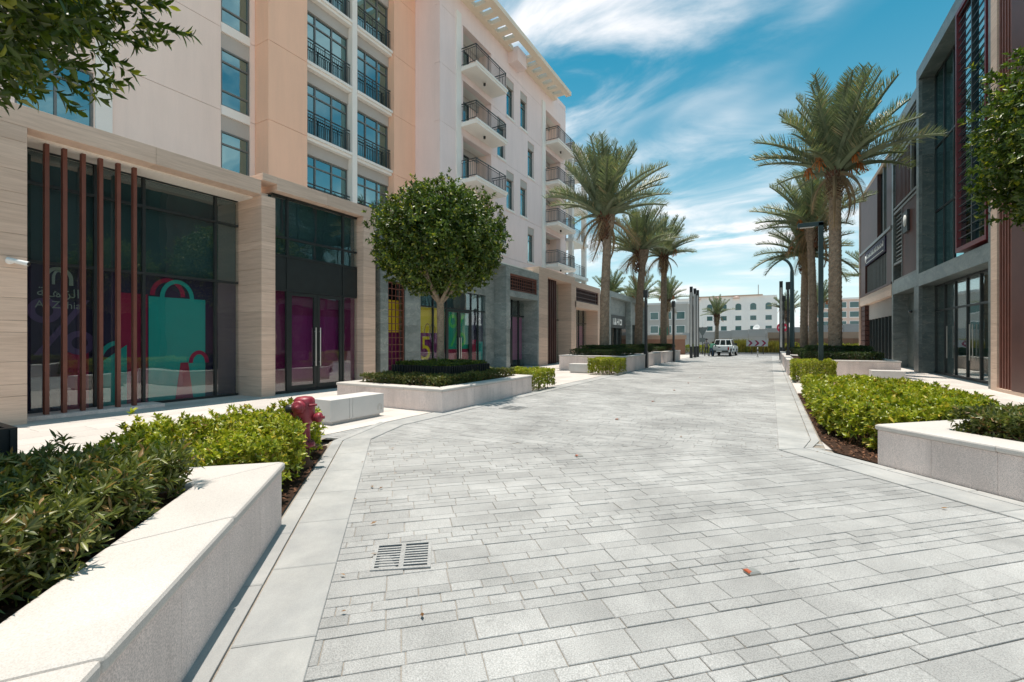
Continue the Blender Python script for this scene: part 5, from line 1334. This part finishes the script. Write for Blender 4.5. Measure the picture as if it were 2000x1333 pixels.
# near left: olive hedge in the planter, lime shrubs behind it
hn = dq(C0, .52, 5.6, -2.55, -.52)
hedge('olive_hedge', 'ragged dark olive hedge growing in the near left planter', hn, .49, .34, 'leaf_olive', .075, .019, 620, 7, .07, six=True, spread=1.15, fill=1.1, seed=1, gaps=.08, freq=5)
hedge('lime_shrubs', 'loose lime green shrubs with brown leaves round the red hydrant', [pt(KL, .5, -.68), pt(KL, 2.9, -.72), (-4.35, 1.95), (-5.5, 1.75), (-6.15, 2.4), (-6.35, 3.5)], .02, .60, 'leaf_lime', .062, .027, 300, 10, .10, six=True, spread=1.0, fill=.9, brown=.07, seed=2, gaps=.33, freq=3.4)
# right: broad lime hedge
hedge('lime_hedge', 'broad lime green hedge bed filling the right foreground', [(.80, 15.2), (.80, 9.2), (1.28, 8.0), (1.55, 7.85), (3.3, 10.6), (3.0, 14.0), (2.0, 15.4)], .02, .56, 'leaf_lime', .095, .046, 165, 8, .06, six=False, spread=1.0, fill=.55, brown=.03, seed=3, freq=4)
hedge('olive_hedge', 'dark olive hedge growing in the right edge planter', dq(C1, .5, 5.5, .52, 2.7), .46, .30, 'leaf_olive', .075, .026, 330, 7, .06, spread=1.1, seed=4, freq=5)
# hedges on the other planters
def ringed(label, poly, h0, hh, cx, inset=.36, dens=210):
    return hedge('clipped_hedge', label, offset_poly(poly, inset), h0 - .06, hh, 'leaf_hedge', .045, .02, dens, 8, .03, spread=1.1, fill=.8, seed=R.random() * 9, freq=3)
L1R = hedge('clipped_hedge', 'low clipped green hedge ring in the ball tree planter', offset_poly(L1P, .38), .47, .27, 'leaf_olive', .045, .018, 420, 8, .03, spread=1.15, fill=.7, seed=5)
hedge('tray_planting', 'low green planting inside the black ribbed tray under the ball tree', [(-8.85, 9.15), (-7.05, 9.15), (-7.05, 10.95), (-8.85, 10.95)], .85, .15, 'leaf_ficus', .05, .022, 420, 7, .04, spread=1.1, fill=.6, seed=6, stems=False)
hedge('lime_hedge', 'clipped lime hedge block against the far end of the ball tree planter', [(-7.7, 12.45), (-6.25, 12.45), (-6.25, 13.9), (-7.7, 13.9)], .02, .62, 'leaf_lime', .055, .026, 330, 8, .035, spread=1.0, fill=.8, seed=7)
hedge('lime_hedge', 'clipped lime hedge cube in front of the tallest left palm', [(-7.2, 19.6), (-5.95, 19.9), (-5.95, 21.4), (-7.2, 21.4)], .02, .72, 'leaf_lime', .06, .028, 260, 8, .035, spread=1.0, fill=.8, seed=8)
hedge('lime_hedge', 'clipped lime hedge cube at the left end of the right palm planter', [(.72, 19.7), (2.05, 19.9), (2.05, 21.9), (.72, 21.9)], .02, .78, 'leaf_lime', .06, .028, 260, 8, .035, spread=1.0, fill=.8, seed=9)
ringed('dark clipped hedge on the planter under the tallest left palm', L2P, .8, .36, 0, .4)
ringed('dark clipped hedge on the planter under the second left palm', L3P, .8, .34, 0, .4)
ringed('dark clipped hedge on the planter under the third left palm', L4P, .8, .34, 0, .4)
hedge('clipped_hedge', 'dark clipped hedge on the planter under the big right palm', [(1.35, 24.3), (4.2, 24.5), (4.2, 30.2), (1.35, 30.2)], .64, .40, 'leaf_hedge', .05, .022, 200, 8, .03, spread=1.1, fill=.8, seed=10)
hedge('clipped_hedge', 'dark clipped hedge on the farthest right planter', [(1.3, 32.0), (4.0, 32.0), (4.0, 40.0), (1.3, 40.0)], .64, .40, 'leaf_hedge', .05, .022, 120, 8, .03, spread=1.1, fill=.6, seed=11)
for lab, (cx, cy), a, z0 in (('upper tier of dark hedge round the tallest left palm', (-8, 24.2), 1.0, 1.0), ('upper tier of dark hedge round the second left palm', (-7.5, 29.3), .9, 1.0), ('upper tier of dark hedge round the third left palm', (-7.2, 35.3), .9, 1.0)):
    hedge('clipped_hedge', lab, [(cx - a, cy - a), (cx + a, cy - a), (cx + a, cy + a), (cx - a, cy + a)], z0, .28, 'leaf_hedge', .05, .022, 200, 8, .03, spread=1.1, fill=.8, seed=a)
hedge('clipped_hedge', 'upper tier of dark hedge round the big right palm', [(1.6, 26.2), (4.1, 26.2), (4.1, 29.4), (1.6, 29.4)], .98, .30, 'leaf_hedge', .05, .022, 170, 8, .03, spread=1.1, fill=.8, seed=1.5)

# far verge: yellow ornamental grass and green shrubs
def blades(name, label, poly, n_, h, m):
    t = MB(); xs = [p[0] for p in poly]; ys = [p[1] for p in poly]
    v = []; idx = []
    b = np.array([(R.uniform(min(xs), max(xs)), R.uniform(min(ys), max(ys)), 0.02) for _ in range(n_)])
    hh = h * NP.uniform(.6, 1.25, n_) * (1 + .25 * hills(b[:, 0], b[:, 1], 1.1, 2)); tilt = NP.normal(0, .22, (n_, 2)) * hh[:, None]; wd = NP.uniform(.02, .05, n_)
    a = NP.uniform(0, 3.14, n_); s = np.column_stack([np.cos(a) * wd, np.sin(a) * wd, np.zeros(n_)])
    top = b + np.column_stack([tilt, hh]); mid = b + np.column_stack([tilt * .35, hh * .6])
    V = np.stack([b - s, b + s, mid + s * .8, mid - s * .8, top], 1).reshape(-1, 3)
    idx = (np.arange(n_)[:, None, None] * 5 + np.array([(0, 1, 2), (0, 2, 3), (3, 2, 4)])[None]).reshape(-1)
    o = np_mesh(name, V, 3, idx, m, None); tag(o, label, 'grass', kind='stuff'); return o
blades('ornamental_grass', 'yellow ornamental grass along the far verge', [(-6.0, 58.9), (1.2, 58.9), (1.2, 61.5), (-6.0, 61.5)], 14000, 1.25, 'grass_yellow')
hedge('far_hedge', 'rounded green shrub bed left of the pickup at the street end', [(-12, 54.6), (-6.0, 54.6), (-6.0, 56.2), (-12, 56.2)], .0, .95, 'leaf_lime', .11, .06, 60, 7, .10, fill=.5, seed=2.2)
hedge('far_hedge', 'green shrub bed at the right end of the yellow verge grass', [(-1.2, 60.2), (14, 60.2), (14, 60.6), (-1.2, 60.6)], .0, 1.15, 'leaf_lime', .11, .06, 60, 7, .12, fill=.5, seed=3.1)

# ball trees
def ball_tree(label, x, y, z0, zc, rx, rz, zb, n_tips, L, W, seed, trunk_r=.10, six=False, fill=9000, lean=(0, 0), m='leaf_ficus', sub=None):
    t = thing('ball_tree', label, 'tree', (x, y, z0))
    mb = MB(); fork = zb - .15
    pts = [(x, y, z0), (x + .02, y - .01, z0 + (fork - z0) * .4), (x + lean[0], y + lean[1], fork)]
    mb.tube(pts, [trunk_r * 1.25, trunk_r * .95, trunk_r], 12)
    top = Vector(pts[-1])
    for i in range(7):
        a = 2 * math.pi * i / 7 + seed; el = R.uniform(.5, 1.1)
        d = Vector((math.cos(a) * math.cos(el), math.sin(a) * math.cos(el), math.sin(el)))
        q = top + d * rx * .45; r_ = top + d * rx * .85 + Vector((0, 0, .25 * rz))
        mb.tube([top - Vector((0, 0, .05)), q, r_], [trunk_r * .62, trunk_r * .4, trunk_r * .12], 7, False)
        for _ in range(3):
            e = (d + Vector((R.gauss(0, .5), R.gauss(0, .5), R.gauss(.2, .4)))).normalized(); mb.tube([q, q + e * rx * .4], [trunk_r * .25, .01], 5, False)
    mb.build('trunk', 'bark', t)
    # crown outline: flattened below, lumpy, with a few stray shoots above
    u = NP.normal(0, 1, (n_tips * 2, 3)); u = unit(u)
    th, ph = np.arctan2(u[:, 1], u[:, 0]), np.arcsin(u[:, 2])
    lump = 1 + .06 * np.sin(3 * th + seed) * np.cos(2 * ph) + .065 * np.sin(7 * th + 4 * ph + seed * 2) + .06 * np.sin(13 * th - 9 * ph + seed * 5) + .045 * np.sin(21 * th + 17 * ph)
    r = lump * (1 - .55 * NP.uniform(0, 1, len(u)) ** 2.6)
    shoot = np.sin(17 * th + 5 * ph + seed) * np.sin(9 * th - 13 * ph + seed * 2) > .86
    r = np.where(shoot & (u[:, 2] > .1), r * NP.uniform(1.0, 1.17, len(u)), r)
    P = u * r[:, None] * np.array([rx, rx, rz]); P[:, 2] = np.where(P[:, 2] < 0, P[:, 2] * .86, P[:, 2])
    P = P + np.array([x + lean[0], y + lean[1], zc])
    zlow = zb + .10 * np.sin(5 * th + seed) + NP.normal(0, .05, len(u))
    hole = (np.sin(5 * th + seed * 3) * np.sin(6 * ph + seed) + .6 * np.sin(11 * th + 8 * ph)) < -0.98
    keep = (P[:, 2] > zlow) & ~(hole & (r > .8))
    P, u2 = P[keep][:n_tips], u[keep][:n_tips]
    c, d, n, l_, w_ = rosettes(P, u2 + [0, 0, .35], 7, L, W, 1.05, L)
    leaves('crown', m, t, c, d, n, l_, w_, six=six)['kind'] = 'stuff'
    if fill:
        q = unit(NP.normal(0, 1, (fill, 3))) * (NP.uniform(.25, .9, fill) ** .6)[:, None] * np.array([rx, rx, rz]) + np.array([x + lean[0], y + lean[1], zc]); q = q[q[:, 2] > zb + .05]
        leaves('inner_foliage', m, t, q, NP.normal(0, 1, q.shape), NP.normal(0, 1, q.shape) + [0, 0, 1], L * NP.uniform(.9, 1.5, len(q)), W * NP.uniform(1, 1.6, len(q)))['kind'] = 'stuff'
    return t
ball_tree('round clipped ficus tree in the planter beside the concrete bench', -7.97, 10.0, .85, 4.28, 1.74, 1.62, 2.80, 5200, .105, .056, 1.3, .10, fill=9000)
ball_tree('leafy tree overhanging the top left corner close to the viewer', -5.33, .47, .9, 5.2, 2.25, 2.25, 3.1, 6200, .125, .044, 2.6, .10, six=True, lean=(-.26, -.62), fill=8000)
ball_tree('leafy tree at the right edge, its crown cut by the picture border', 5.38, 11.2, .46, 5.0, 2.1, 2.1, 3.05, 6500, .115, .06, 4.1, .10, fill=14000)

# palms
def frond_mesh(name, Lr, curve, nl, ll, droop, m, seed, vee=.5):
    r = random.Random(seed); v = []; f = []
    def at(s): # rachis in the x-z plane
        a = -curve * s * s
        return Vector((Lr * (s - .12 * curve * s ** 3), 0, Lr * (-.42 * curve * s * s)))
    pts = [at(i / 10) for i in range(11)]
    mb = MB(); mb.tube(pts, [.035 * (1 - .85 * i / 10) + .004 for i in range(11)], 4, False, False)
    for i in range(nl):
        s = .14 + .86 * (i + .5) / nl; p = at(s); tg = (at(min(1, s + .02)) - at(s - .02)).normalized()
        up = Vector((-tg.z, 0, tg.x)); L_ = ll * (math.sin(math.pi * min(1, (s * .93 + .1))) ** .6) * r.uniform(.85, 1.1) + .08
        for sd in (-1, 1):
            fw = .55 + .35 * s + r.gauss(0, .10); el = vee * r.uniform(-.1, 1.5)
            d = (tg * fw + Vector((0, sd, 0)) * (1.0 - .2 * s) + up * el).normalized()
            mid = p + d * L_ * .55; tip = p + d * L_ + Vector((0, 0, -droop * L_ * r.uniform(.5, 1.5)))
            wv = tg * .0052 * r.uniform(.8, 1.2)
            mb.add([p - wv * .5, p + wv * .5, mid + wv, mid - wv, tip], [(0, 1, 2, 3), (3, 2, 4)])
    me = mb.mesh(name); me.materials.append(M[m]); return me
FR = {}
for key, Lr, curve, nl, ll, dr, m, vee in (('up', 1.0, .42, 62, .12, .05, 'frond', .8), ('mid', 1.0, .8, 64, .122, .08, 'frond', .75), ('low', 1.0, 1.2, 62, .122, .16, 'frond', .65), ('dry', .9, 1.6, 40, .15, .45, 'frond_dry', .1)):
    FR[key] = [frond_mesh('frond', Lr, curve * k, nl, ll, dr, m, hash(key) % 97 + j, vee) for j, k in enumerate((.85, 1.1))]
def palm_trunk(h, r0, r1, seed, rows_per_m=9):
    n = 18; rows_ = max(8, int(h * rows_per_m)) * 2; v = []; fs = []
    r = random.Random(seed); bx_, by_ = r.gauss(0, .16), r.gauss(0, .16)
    mb = MB()
    for i in range(rows_ + 1):
        z = h * i / rows_; f = i / rows_; rad = r0 + (r1 - r0) * f + (.10 * max(0, 1 - z / .5)) * r0
        top = max(0, (f - (1 - .95 / h)) / (.95 / h)); rad *= 1 + .55 * min(1, top * 2.2)
        ph = i // 2
        for k in range(n):
            a = 2 * math.pi * k / n
            scar = ((k / n * 6 + ph * .5) % 1.0); ridge = (1 - abs(scar - .5) * 2)
            amp = .15 if top <= 0 else .2
            rr = rad * (1 + amp * (ridge - .45) * (1 if i % 2 else .1) + r.gauss(0, .012))
            v.append((bx_ * z / h * z / h + rr * math.cos(a), by_ * z / h * z / h + rr * math.sin(a), z))
    fs = [(i * n + k, i * n + (k + 1) % n, (i + 1) * n + (k + 1) % n, (i + 1) * n + k) for i in range(rows_) for k in range(n)]
    mb.add(v, fs); mb.add(v[-n:], [tuple(range(n))])
    me = mb.mesh('trunk'); me.materials.append(M['palm_trunk']); return me
def palm(label, x, y, z0, zo, fl, n_fr, r0, seed, dry=5, dates=4, low=.0, az0=None, tr=None):
    t = thing('date_palm', label, 'palm', (x, y, z0))
    h = zo - z0
    link('trunk', tr or palm_trunk(h, r0, r0 * .82, seed), t)
    r = random.Random(seed)
    mb = MB()
    for i in range(110):
        a = i * 2.4; zz = h - 1.45 + 1.45 * i / 110; rr = r0 * (.88 + .42 * i / 110)
        p = Vector((rr * math.cos(a), rr * math.sin(a), zz)); d = Vector((math.cos(a) * .5, math.sin(a) * .5, .9)).normalized(); s = Vector((-math.sin(a), math.cos(a), 0)) * .055
        q = p + d * r.uniform(.14, .34); mb.add([p - s, p + s, q + s * .5, q - s * .5, p - s + d.cross(s).normalized() * .03, p + s + d.cross(s).normalized() * .03], [(0, 1, 2, 3), (4, 3, 2, 5), (0, 3, 4), (1, 5, 2)])
    me = mb.mesh('leaf_bases'); me.materials.append(M['palm_boot']); tag(link('leaf_bases', me, t), kind='stuff')
    for i in range(n_fr):
        f = i / n_fr
        el = 88 - 66 * f ** 1.15 - low * f + r.gauss(0, 6); az = (az0 or 0) + i * 137.5 + r.gauss(0, 12)
        key = 'up' if el > 52 else ('mid' if el > 18 else 'low')
        o = link('frond', FR[key][i % 2], t)
        o.location = (math.cos(math.radians(az)) * r0 * .5, math.sin(math.radians(az)) * r0 * .5, h + .12 - .25 * f)
        o.rotation_euler = Euler((r.gauss(0, .25), -math.radians(el), math.radians(az)), 'XYZ'); s = fl * r.uniform(.82, 1.08) * (1 - .1 * f); o.scale = (s, s, s)
    for i in range(dry):
        az = r.uniform(0, 360); o = link('dry_frond', FR['dry'][i % 2], t); o.location = (0, 0, h - .15)
        o.rotation_euler = Euler((r.gauss(0, .3), math.radians(r.uniform(5, 45)), math.radians(az)), 'XYZ'); s = fl * r.uniform(.45, .7); o.scale = (s, s, s)
    for i in range(dates):
        az = math.radians(i * 360 / max(dates, 1) + r.uniform(-30, 30)); d = Vector((math.cos(az), math.sin(az), 0)); mb = MB()
        top = Vector((0, 0, h + .15)); bend = top + d * fl * .22 + Vector((0, 0, .35)); mb.tube([top, bend, bend + d * .22 + Vector((0, 0, -.22))], [.02, .014, .01], 5, False)
        for j in range(30):
            e = bend + d * r.uniform(0, .3) + Vector((r.gauss(0, .1), r.gauss(0, .1), r.uniform(-.75, .0))); mb.tube([bend, (bend + e) / 2 + d * .08, e], [.006, .012, .02], 4, False)
        me = mb.mesh('date_cluster'); me.materials.append(M['dates']); link('date_cluster', me, t)
    return t
palm('tallest date palm on the left, against the mauve building end', -8.0, 24.4, .7, 8.5, 4.1, 58, .26, 1, 9, 0)
palm('second date palm on the left side, behind the nearer twin post lamp', -7.5, 29.9, .7, 7.4, 3.1, 44, .25, 2, 7, 0)
palm('third date palm on the left side, beside the triple light columns', -7.0, 35.4, .7, 8.0, 3.0, 44, .24, 3, 8, 1)
palm('tallest date palm on the right with orange date clusters', 2.75, 27.2, .64, 9.9, 4.35, 62, .29, 4, 6, 5)
palm('right date palm standing just behind the tallest one', 2.45, 36.0, .64, 9.0, 4.2, 46, .25, 5, 5, 5)
palm('right date palm with crown drooping left over the street end', 2.05, 38.2, .64, 7.7, 3.7, 40, .25, 6, 4, 2, low=22)
palm('date palm with orange fruit showing behind the right building corner', 9.0, 56.0, 0, 7.6, 3.8, 40, .25, 7, 4, 7)
palm('small palm in front of the white block, above the pickup', -5.9, 62.5, 0, 4.8, 2.3, 26, .24, 8, 3, 0)
palm('small palm partly behind the lone right light column', 1.75, 63.0, 0, 5.0, 2.5, 28, .22, 9, 4, 2)
palm('background palm crown between the mauve building and the tallest left palm', -14.6, 46.5, 0, 6.2, 2.7, 34, .24, 10, 4, 0)
palm('background palm between the first and second left palms', -11.6, 47.0, 0, 6.0, 2.6, 34, .22, 11, 4, 2)
palm('background palm right of the third left palm', -10.2, 54.0, 0, 6.2, 2.8, 34, .22, 12, 4, 2)
palm('background palm behind the third left palm trunk', -15.5, 58.0, 0, 6.0, 2.6, 30, .22, 13, 3, 0)
palm('background palm beside the wall between the right trunks', 5.2, 66.0, 0, 6.0, 2.8, 30, .22, 14, 4, 2)

# leaf litter blown over the paving
t_ = MB(); rl = random.Random(21)
for _ in range(22):
    k = rl.random()
    if k < .5: q_ = KL + D * rl.uniform(.2, 5) + PN * rl.uniform(-.5, 1.0) * rl.random()
    elif k < .8: q_ = KR + D * rl.uniform(-.5, 3) + PN * rl.uniform(-.8, .5) * rl.random()
    else: q_ = Vector((rl.uniform(-5, 0), rl.uniform(4, 12)))
    a_ = rl.uniform(0, 6.28); l_ = rl.uniform(.015, .035); w_ = l_ * .45; e_ = Vector((math.cos(a_), math.sin(a_))); f_ = Vector((-e_.y, e_.x))
    P_ = [q_ - e_ * l_, q_ + f_ * w_, q_ + e_ * l_, q_ - f_ * w_]; zz = [.017, .022 + rl.random() * .006, .018 + rl.random() * .01, .021]
    t_.add([(p.x, p.y, z) for p, z in zip(P_, zz)], [(0, 3, 2), (0, 2, 1)])
tag(t_.build('fallen_leaves', 'leaf_brown'), 'dry brown leaves scattered along the gutters', 'leaf litter', kind='stuff')
